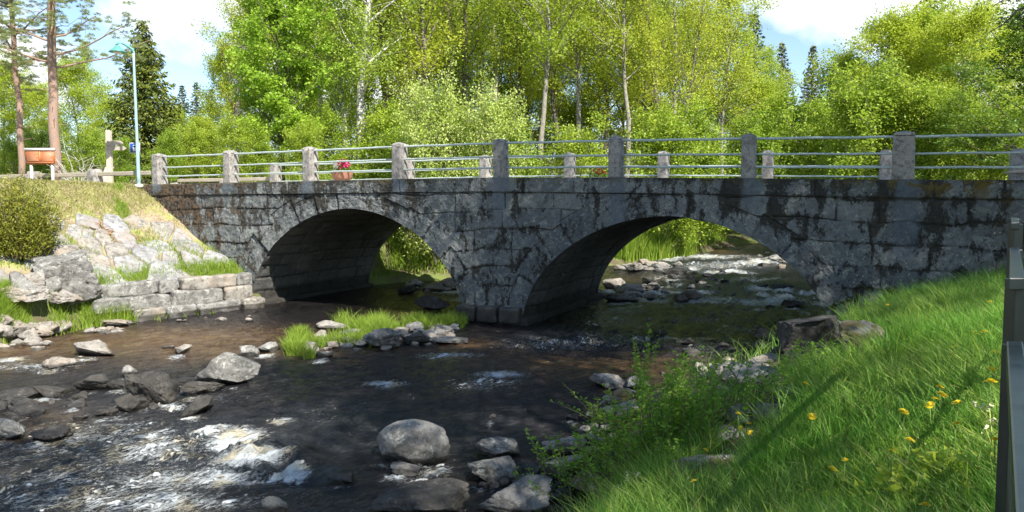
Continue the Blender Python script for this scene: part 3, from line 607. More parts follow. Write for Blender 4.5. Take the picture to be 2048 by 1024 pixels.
# ------------------------------------------------------------------ posts and railings
def post_geo(w, d, h, seed, groove=True):
    v, f = rbox((w, d, h), .03, 14, .012, seed, nf=9, taper=.07, segz=34); v[:, 2] += h / 2
    topz = v[:, 2] > h - .02; cap = np.clip((h + .02 - v[:, 2]) / .1, 0, 1)
    rr = np.maximum(np.abs(v[:, 0]) / (w / 2), np.abs(v[:, 1]) / (d / 2)); v[:, 2] -= np.where(v[:, 2] > h - .08, np.clip(rr - .25, 0, 1) * .06, 0)
    if groove:
        g = (np.abs(v[:, 1] - .03) < .028) & (np.abs(v[:, 0]) > w / 2 * .86); v[g, 0] *= .74
    return v, f
def railing(name, t, slist, label, group_post, widths):
    x, y = st2w(slist[0], t); z0 = zdeck(slist[0]); base = (x, y, z0)
    R = empty(name, base, label, 'railing')
    for i, s in enumerate(slist):
        v, f = post_geo(widths[i], .37, .93, 500 + i + int(t) * 20); v = rotz(v, -TH); x, y = st2w(s, t); v += (x, y, zdeck(s) - .03)
        MB().add(v, f, wet=0.0).build('post', POST, R, base)
    for h, r in ((.80, .026), (.49, .022), (.235, .022)):
        mb = MB()
        ext = list(slist)
        pts = np.array([[*st2w(s, t + .03), zdeck(s) + h + .004 * math.sin(s * 5)] for s in np.linspace(min(ext) - .02, max(ext) + .02 + (3 if t < 1 else 0), 90)])
        mb.add(*tube(pts, r, 10)); mb.build('rail', GALV, R, base)
    return R
sp = [.64 - 2.76 * k for k in range(8)]
railing('bridge_railing', .22, [3.4] + sp, 'near side bridge railing of tall granite posts and three steel pipes', 'post', [.34, .38] + [.27] * 7)
fr = [.45 - 2.75 * k for k in range(8)]
railing('bridge_railing', BW - .22, fr, 'far side bridge railing seen behind the near one', 'post', [.28] * 8)
x, y = st2w(3.35, BW - .2); R = empty('end_stone', (x, y, zdeck(3.3)), 'low broad granite end stone at far right end of the far railing', 'stone post')
v, f = rbox((.62, .4, .92), .05, 14, .02, 77); v = rotz(v, -TH); v += (x, y, zdeck(3.3) + .42); MB().add(v, f, wet=0.0).build('stone', POST, R, (x, y, zdeck(3.3)))
MB().add(*box((x, y - .02, zdeck(3.3) + .35), (.68, .5, .05))).build('ledge', WOODL, R, (x, y, zdeck(3.3)))
# rough bollards with wooden rails
def bollard_fence(t, sl, label, h, send):
    x, y = st2w(sl[0], t); z0 = terrain(x, y) * 1.0; base = (float(x), float(y), float(z0)); R = empty('bollard_fence', base, label, 'fence')
    for i, s in enumerate(sl):
        v, f = rbox((.42, .4, h + .3), .07, 14, .035, 640 + i + int(t), taper=.22, segz=20, nf=4); v = rotz(v, -TH + .2 * i); x, y = st2w(s, t); v += (x, y, float(terrain(x, y)) + h / 2 - .15)
        MB().add(v, f, wet=0.0).build('stone_bollard', POST, R, base)
    al = sorted(sl + [send])
    for a, b in zip(al[:-1], al[1:]):
        xa, ya = st2w(a + .1, t); xb, yb = st2w(b - .08, t); n = 14
        P = np.linspace([xa, ya, 3.3 + .36], [xb, yb, 3.3 + .40], n); mb = MB()
        q, f = rbox((np.hypot(xb - xa, yb - ya), .07, .13), .02, 14, .01, 8, nf=6); q = rotz(q, -TH); q += ((xa + xb) / 2, (ya + yb) / 2, 3.3 + .38); mb.add(q, f); mb.build('wooden_rail', WOOD, R, base)
bollard_fence(.12, [-21.35, -24.2, -27.1], 'rough granite bollards joined by a wooden rail left of the bridge, near side', .58, -18.75)
bollard_fence(BW - .1, [-21.3, -23.8, -27], 'rough granite bollards with a low wooden rail on the far side of the road', .34, -18.8)

# ------------------------------------------------------------------ lamp, signs, pots
def lamp():
    D = 22.2; x = atD(281, D); z = 3.3; b = (x, D, z); R = empty('street_lamp', b, 'slender green street lamp with a hooked arm at the left end of the bridge', 'street lamp')
    m1 = plain('green_paint', (.10, .34, .28), .4, 0, .2); m2 = plain('pole_pale_paint', (.36, .52, .55), .4, .2)
    xt = atD(272.5, D); zt = ZC + (413 - 108) * D / F_PX
    P = np.linspace([x, D, z - .1], [x + .0 - .04, D, zt], 12); MB().add(*tube(P, np.interp(np.arange(12), [0, 3, 3.2, 11], [.055, .05, .042, .034]), 12)).build('pole', m2, R, b)
    a = [(x - .04, D, zt - .05), (x - .05, D, zt + .05), (x - .16, D - .01, zt + .12), (x - .30, D - .04, zt + .2), (x - .42, D - .06, zt + .23), (x - .50, D - .07, zt + .16)]
    MB().add(*tube(a, [.036, .036, .03, .026, .026, .024], 10)).build('arm', m1, R, b)
    c = np.array([x - .46, D - .07, zt + .02]); n = 20; prof = [(.02, .14), (.05, .13), (.08, .08), (.17, .0), (.24, -.06), (.22, -.065), (.05, .0)]; th = np.arange(n) * 2 * math.pi / n
    v = np.array([[c[0] + r * math.cos(q), c[1] + r * math.sin(q), c[2] + h] for r, h in prof for q in th]); i = (np.arange(len(prof) - 1)[:, None] * n + np.arange(n)).ravel(); j = (np.arange(len(prof) - 1)[:, None] * n + (np.arange(n) + 1) % n).ravel()
    hd = MB().add(v, np.stack([i, j, j + n, i + n], 1)).build('lamp_head', m1, R, b)
    vv, ff = ico(2); MB().add(vv * (.13, .13, .07) + c + (0, 0, -.05), ff).build('glass', plain('lamp_glass', (.75, .78, .74), .2), hd)
    hd.children[0].data.transform(Matrix.Translation(-Vector(b)))
    MB().add(*tube([(x, D, z - .05), (x, D, z + .03), (x, D, z + .05)], [.12, .12, .07], 16)).build('base_plate', plain('concrete', (.6, .58, .54), .8), R, b)
lamp()
def sign_blue():
    D = 22.45; x = atD(275, D); z = ZC + (413 - 297) * D / F_PX; b = (x, D, z)
    R = empty('blue_sign', b, 'small square blue sign with white border mounted on the lamp pole', 'sign')
    MB().add(*box((x, D, z), (.30, .012, .30))).build('panel', plain('white_paint', (.8, .8, .8), .4, 0, .05), R, b)
    MB().add(*box((x, D - .009, z), (.27, .006, .27))).build('face', plain('blue_paint', (.02, .09, .42), .4), R, b)
    mk = MB(); mk.add(*box((x - .005, D - .015, z - .02), (.09, .004, .15))); mk.add(*tube([(x - .005, D - .013, z + .055), (x - .005, D - .017, z + .055)], [.045, .045], 16)); mk.build('symbol', plain('white_mark', (.8, .8, .8), .5, 0, .05), R, b)
    MB().add(*tube([(x + .05, D + .02, z), (x + .05, D - .005, z)], .03, 10)).build('bracket', GALV, R, b)
sign_blue()
def info_board():
    D = 23.6; k = D / F_PX; b = (atD(108, D), D, 3.25); R = empty('information_board', b, 'red brown information board with white header on a white post', 'sign')
    X0, X1 = atD(58, D), atD(115, D); zt = ZC + (413 - 302) * k; zb = ZC + (413 - 329) * k; xm = (X0 + X1) / 2; zm = (zt + zb) / 2; W = X1 - X0; H = zt - zb
    MB().add(*box((xm, D, zm), (W, .04, H))).build('panel', plain('rust_red', (.50, .13, .035), .5), R, b)
    MB().add(*box((xm, D - .005, zt + .035), (W + .03, .09, .07))).build('header', plain('header_white', (.72, .70, .68), .5), R, b)
    tx = MB(); r = random.Random(3)
    for cx_ in (-.25, .25):
        for i in range(11):
            w = W * .40 * (r.uniform(.55, 1) if i % 4 == 3 else 1); tx.add(*box((xm + cx_ * W - (W * .40 - w) / 2, D - .023, zt - H * (.09 + .064 * i)), (w, .004, H * .018)))
    tx.add(*box((xm, D - .023, zt - H * .44), (.008, .004, H * .8))); tx.add(*box((xm, D - .023, zb + H * .13), (W * .96, .004, H * .02)))
    tx.build('text_lines', plain('pale_text', (.80, .48, .30), .6), R, b)
    for px in (108, 66): MB().add(*tube([(atD(px, D), D + .05, 3.1), (atD(px, D), D + .05, zm)], .045, 10)).build('post', plain('white_post', (.68, .66, .66), .6), R, b)
info_board()
def fingerpost():
    D = 24.3; x = atD(224, D); b = (x, D, 3.25); k = D / F_PX; R = empty('signpost', b, 'tall wooden signpost with two pointed boards aiming right', 'signpost')
    zt = ZC + (413 - 262) * k
    v, f = rbox((.15, .15, zt - 3.1), .015, 8, .008, 3, segz=20); v += (x, D, (zt + 3.1) / 2); MB().add(v, f).build('post', WOODL, R, b)
    v = np.array([[-.35, 0, 0], [.02, 0, 0], [.02, 0, .75], [-.06, 0, .75]]) ; v[:, 2] += 3.2; v[:, 0] += x - .05
    v = np.concatenate([v + (0, D - .07, 0), v + (0, D + .05, 0)]); MB().add(v, [np.array([[0, 1, 2, 3], [7, 6, 5, 4], [0, 3, 7, 4], [1, 5, 6, 2], [3, 2, 6, 7], [0, 4, 5, 1]])]).build('brace', WOODL, R, b)
    for (y0, y1, L) in ((283, 293, .52), (294, 302, .62)):
        za, zb = ZC + (413 - y0) * k, ZC + (413 - y1) * k; zm = (za + zb) / 2; x0 = x - .02
        o = [(x0, zb), (x0 + L - .1, zb), (x0 + L, zm), (x0 + L - .1, za), (x0, za)]
        v = np.array([[q[0], D - .1, q[1]] for q in o] + [[q[0], D - .06, q[1]] for q in o]); f = [np.array([[0, 1, 2, 3, 4], [9, 8, 7, 6, 5]]), np.array([[i, i + 5, (i + 1) % 5 + 5, (i + 1) % 5] for i in range(5)])]
        MB().add(v, f).build('arrow_board', WOOD, R, b, smooth=False)
fingerpost()
def lathe(c, prof, n=28):
    th = np.arange(n) * 2 * math.pi / n; v = np.array([[c[0] + r * math.cos(q), c[1] + r * math.sin(q), c[2] + h] for r, h in prof for q in th])
    i = (np.arange(len(prof) - 1)[:, None] * n + np.arange(n)).ravel(); j = (np.arange(len(prof) - 1)[:, None] * n + (np.arange(n) + 1) % n).ravel(); return v, np.stack([i, j, j + n, i + n], 1)
def leaves(P, size, rg, up=.4, asp=.55, droop=0.0, dirs=None):
    n = len(P); d = rg.normal(size=(n, 3)) if dirs is None else dirs + rg.normal(size=(n, 3)) * .35
    d[:, 2] = d[:, 2] * .6 - droop; d /= np.linalg.norm(d, axis=1)[:, None]
    nn = rg.normal(size=(n, 3)); nn[:, 2] += up * 2; sd = np.cross(d, nn); sd /= np.linalg.norm(sd, axis=1)[:, None] + 1e-9
    sz = (np.zeros(n) + size) * rg.uniform(.65, 1.3, n); a = d * sz[:, None]; b = sd * (sz * asp)[:, None]
    v = np.stack([P - a * .5, P + b * .5 + a * .08, P + a * .5, P - b * .5 + a * .08], 1).reshape(-1, 3)
    return v, np.arange(4 * n).reshape(-1, 4), np.repeat(rg.random(n), 4)
def flower_pot(px, t, rpot, h, label, potm, flm, fn, sc=1):
    ang = math.atan((px - 1024) / F_PX) - TH; s = (DN + t) * math.tan(ang); x, y = st2w(s, t); z = float(zdeck(s)) ; b = (float(x), float(y), z)
    R = empty('flower_pot', b, label, 'flower pot')
    pr = [(.0, .0), (rpot * .62, 0), (rpot * .85, h * .35), (rpot, h * .9), (rpot * 1.03, h), (rpot * .94, h), (rpot * .9, h * .85), (0, h * .82)]
    MB().add(*lathe(b, pr)).build('pot', potm, R, b)
    rg = np.random.default_rng(4); P = rg.normal(size=(260, 3)) * (rpot * .4, rpot * .4, .05) + np.array(b) + (0, 0, h + .05); v, f, a = leaves(P, .07, rg); MB().add(v, f, rnd=a).build('foliage', LEAF['bush'], R, b)
    P = rg.normal(size=(fn, 3)) * (rpot * .28, rpot * .28, .06) + np.array(b) + (rpot * .15, 0, h + .15 * sc); v, f, a = leaves(P, .07, rg, asp=.9); MB().add(v, f, rnd=a).build('blossoms', flm, R, b)
flower_pot(686, .62, .29, .26, 'terracotta bowl of pink flowers behind the near railing', plain('terracotta', (.46, .22, .14), .75), plain('pink_petal', (.65, .04, .18), .6), 170)
flower_pot(1196, BW - .75, .38, .16, 'pale stone trough of red flowers at the far side of the deck', plain('pale_stone', (.55, .52, .45), .8), plain('red_petal', (.6, .04, .03), .6), 60, .8)

# green stepped steel fence at the right edge
def steel_fence():
    b = (1.2, 1.6, 1.1); R = empty('metal_fence', b, 'dark green stepped metal fence along the right edge of the picture', 'fence')
    lines = [(2.22, .30, .395), (4.0, 2.3, .215), (5.9, 4.12, .085)]
    def fx(D): return .682 + .64 * (D - .97) if D < 2.25 else 1.535 + .655 * (D - 2.3)
    for i, (d1, d0, dz) in enumerate(lines):
        zt = ZC - dz; n = max(2, int((d1 - d0) / .1)); zb = zt - .95
        def bar(z, hh, ww, nm, a=d0, c=d1):
            xm0, xm1 = fx(a), fx(c); o = np.array([[-ww / 2, -hh / 2], [ww / 2, -hh / 2], [ww / 2, hh / 2], [-ww / 2, hh / 2]])
            v = np.array([[x_ + q[0], y_, z + q[1]] for x_, y_ in ((xm0, a), (xm1, c)) for q in o])
            ob = MB().add(v, np.array([[0, 1, 2, 3], [7, 6, 5, 4], [0, 4, 5, 1], [1, 5, 6, 2], [2, 6, 7, 3], [3, 7, 4, 0]])).build(nm, GSTEEL, R, b, smooth=False)
            md = ob.modifiers.new('b', 'BEVEL'); md.width = .005; md.segments = 2
        bar(zt - .02, .04, .05, 'top_rail'); bar(zb, .035, .03, 'bottom_rail')
        for D in (d1 - .02, d0 + .04) if d0 > 1 else (d1 - .02,):
            zz = float(terrain(fx(D), D)) - .1; top = zt - .0
            ob = MB().add(*box((fx(D) + .003, D, (top - .008 + zz) / 2), (.052, .052, top - zz - .008))).build('post', GSTEEL, R, b, smooth=False); md = ob.modifiers.new('b', 'BEVEL'); md.width = .005; md.segments = 2
        for D in np.arange(d0 + .16, d1 - .08, .115): MB().add(*tube([(fx(D), D, zb), (fx(D), D, zt - .03)], .007, 8)).build('bar', GSTEEL, R, b)
steel_fence()

# ------------------------------------------------------------------ shore masonry left of the bridge
E1 = np.array([.62, .785]); E1 /= np.linalg.norm(E1); N1 = np.array([-E1[1], E1[0]]); O1 = np.array([-7.05, 20.2])
def an(a, d): p = O1 + a * E1 + d * N1; return p[0], p[1]
def mk_wall():
    b = (*an(-1.6, .1), 0); R = empty('retaining_wall', b, 'low wall of three courses of big flat granite blocks on the sunny left shore', 'wall')
    rows = [(.05, .42, [(-3.1, -2.35), (-2.33, -1.55), (-1.5, -.35), (-.3, .38)], -.16), (.42, .35, [(-3.95, -2.15), (-2.12, -.75), (-.7, .1)], .0), (.745, .31, [(-3.9, -2.4), (-2.37, -1.85), (-1.83, -.32), (-.3, .2)], .1)]
    i = 0
    for zc, hh, bl, dd in rows:
        for a0, a1 in bl:
            v, f = rbox((a1 - a0 - .02, .75, hh + .015), .06, 20, .06, 700 + i, nf=3.2); v = rotz(v, math.atan2(E1[1], E1[0])); x, y = an((a0 + a1) / 2, dd + .3 + random.uniform(-.03, .03)); v += (x, y, zc + random.uniform(-.015, .015))
            v[:, 2] += (v[:, 0] - x) * random.uniform(-.03, .03)
            MB().add(v, f, wet=1 - sstep(.06, .2, v[:, 2])).build('block', R_GREY if i % 3 else R_PALE, R, b); i += 1
mk_wall()
def clip(poly, p, n):
    o = []; m = len(poly)
    for i in range(m):
        a, c = poly[i], poly[(i + 1) % m]; da, dc = (a - p) @ n, (c - p) @ n
        if da <= 0: o.append(a)
        if da * dc < 0: o.append(a + (c - a) * (da / (da - dc)))
    return o
def slope_stones():
    b = (*an(-2.4, 2), 1.5); R = empty('stone_revetment', b, 'slope of pale fitted stone slabs beside the left end of the bridge', 'stone slope')
    r = np.random.default_rng(23); pts = []
    for i in range(12):
        for j in range(6):
            pts.append((-5.8 + .62 * i + r.uniform(-.24, .24), .8 + .58 * j + r.uniform(-.22, .22) + (.25 if i % 2 else 0)))
    pts = np.array(pts); k = 0
    for i, p in enumerate(pts):
        if p[1] > 3.1 or r.random() < np.clip((p[1] - 1.6) * .3, .04, .5): continue
        x, y = an(*p); s, t = w2st(x, y)
        if t > -.1: continue
        poly = [p + np.array(q) for q in ((-.65, -.5), (.65, -.5), (.65, .5), (-.65, .5))]
        for j, q in enumerate(pts):
            if j == i or np.hypot(*(q - p)) > 1.5: continue
            n = (q - p) / np.hypot(*(q - p)); poly = clip(poly, (p + q) / 2 - n * .03, n)
            if len(poly) < 3: break
        if len(poly) < 3: continue
        poly = np.array(poly); th = np.linspace(0, 2 * np.pi, 40, endpoint=False); c = poly.mean(0)
        # radial resample of the convex cell
        rad = []
        for q in th:
            dirv = np.array([np.cos(q), np.sin(q)]); best = 9
            for a in range(len(poly)):
                e0, e1 = poly[a] - c, poly[(a + 1) % len(poly)] - c; e = e1 - e0; den = dirv[0] * e[1] - dirv[1] * e[0]
                if abs(den) < 1e-9: continue
                tt = (e0[0] * e[1] - e0[1] * e[0]) / den; uu = (e0[0] * dirv[1] - e0[1] * dirv[0]) / den
                if tt > 0 and -1e-6 <= uu <= 1.000001: best = min(best, tt)
            rad.append(min(best, .8))
        rad = np.array(rad); rings = [(.0, .05), (.35, .055), (.65, .055), (.86, .045), (.95, .03), (1.0, -.005), (1.0, -.12)]; tl = r.uniform(-.10, .10, 2); up = r.uniform(-.02, .09)
        V = []
        for fr_, hh in rings:
            q = c + np.stack([np.cos(th), np.sin(th)], 1) * (rad * fr_)[:, None]
            XY = O1[None] + q[:, :1] * E1[None] + q[:, 1:] * N1[None]; cxy = O1 + c[0] * E1 + c[1] * N1
            g0 = float(terrain(*cxy)); slope = .72 if c[1] < 3.2 else .2; zz = g0 + (q[:, 1] - c[1]) * slope + hh + up + tl[0] * (q[:, 0] - c[0]) + tl[1] * (q[:, 1] - c[1]) + (fbm2(XY[:, 0] * 4, XY[:, 1] * 4, 4, 200 + i) - .5) * .08
            V.append(np.c_[XY, zz])
        V = np.concatenate(V); n = 40; I = (np.arange(len(rings) - 1)[:, None] * n + np.arange(n)).ravel(); J = (np.arange(len(rings) - 1)[:, None] * n + (np.arange(n) + 1) % n).ravel()
        MB().add(V, np.stack([I, I + n, J + n, J], 1), wet=0.0).build('slab', R_LILAC if r.random() < .75 else R_PALE, R, b); k += 1
slope_stones()

# ------------------------------------------------------------------ rocks (x centre, base y, width, height in photo pixels; real size follows from where they lie)
def rock(px, py, w, h, mat, label, seed, cuts=11, rnd=0.0, depth=.75, rot=0, rough=.05, fn=surf, sub=4, group=None, sink=.25):
    x, y = hit(px, py, 0, fn); D = y; W = w * D / F_PX; H = h * D / F_PX * 1.0; dep = W * depth
    y += dep * .35; x *= y / D; g = float(fn(x, y)) if fn is wz else float(min(fn(x, y), fn(x, D) + .3))
    v, f = rock_geo((W * 1.1, dep, H * (1.08 + sink)), seed, 5 if w > 75 else 4, cuts, rough, rnd); v = rotz(v, rot); v += (x, y, g + H * (1 - sink) * .5)
    o = MB().add(v, f, wet=1 - sstep(.02, .13 + .03 * H, v[:, 2] - wz(v[:, 0], v[:, 1]) + (fbm2(v[:, 0] * 6, v[:, 1] * 6, 3, 2) - .5) * .08)).build('rock', mat, None, (x, y, g)); o.location = (x, y, g)
    return tag(o, label, 'rock', group)
for i, (px, py, w, h, mt, lab) in enumerate(RK):
    big = 'rounded boulder in the middle' in lab
    rock(px, py, w, h, mt, lab, 1000 + i * 3 + (4 if i == 18 else 0), cuts=(7 if big else 13), rnd=(1.0 if big else 0), rot=random.uniform(-.3, .3), depth=.62 if w > 120 else .8, rough=.025 if big else .05 if w > 110 else .075)
# small rubble nobody could count
def rubble(pts, name, mat, seed):
    mb = MB(); r = np.random.default_rng(seed)
    for (px, py, rx, ry, n, sz) in pts:
        for i in range(n):
            x, y = hit(px + r.normal() * rx * .55, py + r.normal() * ry * .55); q = sz * r.uniform(.5, 1.5); z = float(surf(x, y))
            v, f = rock_geo((q * 1.4, q, q * .75), int(r.integers(1, 9999)), 3, 9, .05); v = rotz(v, r.uniform(0, 6)); v += (x, y, z + q * .12); mb.add(v, f, wet=1 - sstep(0, .08, v[:, 2] - wz(v[:, 0], v[:, 1])))
    return tag(mb.build(name, mat), kind='stuff')
rubble([(880, 672, 50, 10, 26, .22), (790, 690, 60, 10, 20, .16), (630, 705, 50, 12, 18, .14), (60, 690, 60, 10, 14, .2), (840, 670, 55, 14, 26, .22), (700, 690, 70, 14, 18, .2), (880, 580, 60, 8, 16, .25), (1270, 585, 60, 12, 26, .28), (1300, 535, 60, 8, 26, .26), (1380, 560, 80, 20, 10, .2), (1470, 745, 90, 16, 40, .16), (1250, 805, 60, 30, 20, .16), (1200, 860, 30, 40, 14, .14), (60, 660, 70, 12, 20, .3), (200, 662, 60, 6, 12, .2), (420, 640, 60, 4, 8, .15), (1560, 520, 60, 12, 12, .25)], 'rubble', R_PALE, 1)
rubble([(250, 810, 90, 20, 12, .16), (60, 820, 70, 22, 12, .2), (1430, 830, 60, 30, 26, .15), (1520, 800, 50, 30, 22, .17), (1080, 975, 70, 25, 18, .12), (1350, 950, 60, 30, 26, .12), (1640, 700, 60, 20, 12, .2), (1450, 690, 150, 25, 6, .2), (1420, 570, 120, 30, 16, .2)], 'rubble', R_DARK, 2)

# ------------------------------------------------------------------ grass
def blades(x, y, z, h, w, rg, lean=.35, seg=3):
    n = len(x); a = rg.uniform(0, 2 * np.pi, n); dx, dy = np.cos(a), np.sin(a); b = rg.uniform(0, 2 * np.pi, n); bx_, by_ = np.cos(b), np.sin(b)
    L = h * lean * rg.uniform(.2, 2.0, n); V = []
    for i in range(seg + 1):
        t = i / seg; ww = w * (1 - t) ** .6 * .5; px = x + dx * L * t ** 1.9; py = y + dy * L * t ** 1.9; pz = z + h * (t - .12 * t * t * (L / h))
        if i < seg: V += [np.stack([px - bx_ * ww, py - by_ * ww, pz], 1), np.stack([px + bx_ * ww, py + by_ * ww, pz], 1)]
        else: V += [np.stack([px, py, pz], 1)]
    k = 2 * seg + 1; V = np.stack(V, 1).reshape(-1, 3); o = np.arange(n)[:, None] * k
    F = [np.concatenate([o + np.array([[2 * i, 2 * i + 1, 2 * i + 3, 2 * i + 2]]) for i in range(seg - 1)]), o + np.array([[2 * seg - 2, 2 * seg - 1, 2 * seg]])]
    return V, F, np.repeat(rg.random(n), k)
def grass(name, x, y, h, w, mat, seed, lean=.35, label=None):
    rg = np.random.default_rng(seed); z = surf(x, y) - .01; v, f, r = blades(x, y, z, h, w, rg, lean); return tag(MB().add(v, f, rnd=r).build(name, mat), label, kind='stuff')
rg = np.random.default_rng(5)
ROCKY = [np.array([hit(px, py) for px, py in q]) for q in ([(1430, 735), (1600, 690), (1660, 668), (1740, 690), (1745, 735), (1600, 742), (1560, 770), (1600, 800), (1620, 848), (1540, 885), (1440, 905), (1390, 840), (1300, 810), (1210, 810)],
  [(1300, 985), (1440, 905), (1560, 900), (1560, 925), (1440, 975), (1380, 1010)])]
# right bank meadow, denser towards the path
N = 300000; D = 2.0 + 17 * rg.random(N) ** 1.35; k = rg.uniform(-.3, .78, N); x = D * k; y = D
s, t = w2st(x, y); dr = seg_d(x, y, RSH); ok = (~inside(x, y, RIV)) & (x > -1.5) & (t < -.05) & (dr < 12)
fence_x = (2030 - 1024) / F_PX * y; ok &= x < fence_x + .8
pat = fbm2(x * .9, y * .9, 4, 301); edge = .25 + .55 * (fbm2(x * .8, y * .8, 3, 305)) + .25 * sstep(9, 12, y); ok &= dr > edge * (.5 + rg.random(N) * .9)
ok &= (rg.random(N) < sstep(.25, .5, pat) * .7 + .3)
for q in ROCKY: ok &= ~(inside(x, y, q) & (rg.random(N) < .96))
x, y, dr, pat = x[ok], y[ok], dr[ok], pat[ok]; print('meadow blades', len(x))
h = (.07 + .33 * fbm2(x * 1.3, y * 1.3, 3, 311) * rg.uniform(.5, 1.35, len(x))) * (.6 + .5 * sstep(.1, .8, dr)); w = rg.uniform(.005, .014, len(x)) * (.75 + y * .06)
grass('meadow_grass', x, y, h * (1.15 + .5 * sstep(9, 14, y)), w, G_GREEN, 1, .55)
q = rg.random(len(x)) < .10 * (pat > .48); grass('broad_grass', x[q], y[q], h[q] * 1.15 + .04, rg.uniform(.014, .024, q.sum()), G_LIT, 12, .7)
q = rg.random(len(x)) < .035; grass('straw', x[q], y[q], h[q] * 1.2 + .05, np.full(q.sum(), .006), G_DRY, 11, 1.0)
def patch(pl, n, seed, fn=surf):
    r = np.random.default_rng(seed); X_, Y_, H_ = [], [], []
    for (px, py, rx, ry, q, hh) in pl:
        for i in range(14):
            a, c = hit(px + r.normal() * rx * .5, py + r.normal() * ry * .5, 0, fn); m_ = int(q * n / 14)
            sp_ = max(.05, rx * c / F_PX * .22); X_.append(a + r.normal(size=m_) * sp_); Y_.append(c + r.normal(size=m_) * sp_); H_.append(hh * r.uniform(.45, 1.1, m_))
    return np.concatenate(X_), np.concatenate(Y_), np.concatenate(H_)
# bright grass along the left shore, on the islet and on the far banks
x, y, h = patch([(185, 640, 60, 8, 3.4, .55), (240, 640, 50, 8, 1, .3), (20, 590, 28, 14, 1.2, .35), (15, 632, 34, 14, 1.6, .42), (345, 555, 95, 14, 2.0, .16), (420, 545, 60, 14, 2.2, .3), (330, 545, 60, 18, 1.2, .24), (240, 425, 12, 40, 1.0, .2), (200, 460, 70, 30, .7, .14), (300, 490, 60, 30, .8, .16), (120, 500, 40, 20, .6, .15), (380, 505, 50, 16, 1, .2), (170, 515, 16, 14, .7, .18), (80, 530, 60, 10, .8, .15), (250, 555, 50, 6, .7, .12)], 900, 2)
grass('shore_grass', x, y, h, np.full(len(x), .016), G_LIT, 3, .4)
x, y, h = patch([(740, 668, 50, 14, 2.6, .42), (700, 685, 60, 10, 1.2, .25), (590, 705, 22, 14, 1.3, .34), (600, 675, 18, 8, .6, .3), (650, 690, 50, 8, .9, .2), (850, 655, 40, 8, 1.6, .34), (895, 650, 30, 6, 1.4, .32), (780, 660, 30, 8, .9, .25)], 1100, 4)
grass('islet_grass', x, y, h, np.full(len(x), .012), G_LIT, 5, .45)
N = 60000; x = rg.uniform(-8, 14, N); y = rg.uniform(25, 46, N); dl = seg_d(x, y, LSH); s, t = w2st(x, y); ok = (~inside(x, y, RIV)) & (dl > .35) & (dl < 3.8) & (t > 5.5) & (x < 10.5); x, y, dl = x[ok], y[ok], dl[ok]
grass('far_bank_grass', x, y, .35 + .55 * rg.random(len(x)) * sstep(.3, 1.2, dl), np.full(len(x), .03), G_LIT, 6, .3)
x, y, h = patch([(1300, 508, 70, 3, 5, 1.0), (1365, 506, 30, 3, 3, .9), (1250, 512, 40, 4, 3, .9)], 900, 21)
ok = ~inside(x, y, RIV); grass('tall_bank_grass', x[ok], y[ok], h[ok], np.full(ok.sum(), .035), G_LIT, 22, .25)
# dry grass on the road bank, left
N = 130000; a = rg.uniform(-14, .8, N); d = 1.2 + 4.6 * rg.random(N) ** .75; x, y = O1[0] + a * E1[0] + d * N1[0], O1[1] + a * E1[1] + d * N1[1]; s, t = w2st(x, y)
nn = fbm2(x * 1.1, y * 1.1, 4, 321); ok = (t < -.02) & (s < -16) & (rg.random(N) < sstep(1.8, 3.4, d + (nn - .5) * 3.2)) 
x, y = x[ok], y[ok]; grass('dry_grass', x, y, rg.uniform(.05, .15, len(x)), np.full(len(x), .014), G_DRY, 7, .8)
N = 60000; s = rg.uniform(-34, -19, N); t = rg.uniform(-1.5, 9, N); x, y = st2w(s, t); grass('verge_grass', x, y, rg.uniform(.05, .16, N), np.full(N, .016), G_DRY, 8, .6)
N = 9000; s = rg.uniform(-18.5, 3, N); t = BW - .05 - rg.random(N) * .18; x, y = st2w(s, t); rr = np.random.default_rng(3); v, f, r = blades(x, y, zdeck(s) - .02, rg.uniform(.02, .10, N), np.full(N, .012), rr, .5); tag(MB().add(v, f, rnd=r).build('deck_edge_grass', G_LIT), kind='stuff')

# ------------------------------------------------------------------ plants
def bush_leafy(name, center, rx, ry, h, nst, label, mat, seed, leaf=.04, gap=.02, lean=.25, per=1):
    b = (*center, float(surf(*center))); R = empty(name, b, label, 'bush'); r = np.random.default_rng(seed); ms = MB(); P = []; Dv = []
    for i in range(nst):
        x = center[0] + r.normal() * rx * .5; y = center[1] + r.normal() * ry * .5; x, y = (x, y) if nst > 12 else (center[0], center[1]); z = float(surf(x, y)) - .03; q = np.hypot((x - center[0]) / rx, (y - center[1]) / ry); H = h * r.uniform(.45, 1.05) * (1 - .35 * min(q, 1.2)); L = (np.array([x - center[0], y - center[1]]) / max(rx, .1) if nst > 12 else r.normal(size=2)) * lean + r.normal(size=2) * .12
        t = np.linspace(0, 1, 7)[:, None]; p = np.array([x, y, z]) + np.c_[L[0] * H * t ** 1.5, L[1] * H * t ** 1.5, H * t]; ms.add(*tube(p, np.linspace(.006, .002, 7), 4, False))
        m_ = int(H / gap * per); tt = r.uniform(.18, 1, m_); c = np.array([x, y, z]) + np.c_[L[0] * H * tt ** 1.5, L[1] * H * tt ** 1.5, H * tt]; a = r.uniform(0, 6.28, m_); dd = np.c_[np.cos(a), np.sin(a), r.uniform(.1, .9, m_)]; P.append(c + dd * (leaf * .5) * (1 + 1.4 * (1 - tt))[:, None]); Dv.append(dd)
    ms.build('stems', B_DARK if mat != LEAF['bush'] else plain('green_stem', (.16, .17, .06), .7), R, b); P = np.concatenate(P); Dv = np.concatenate(Dv); v, f, a = leaves(P, leaf, r, .3, .42, dirs=Dv); MB().add(v, f, rnd=a).build('foliage', mat, R, b)
    return R
def gp(px, py): return hit(px, py)
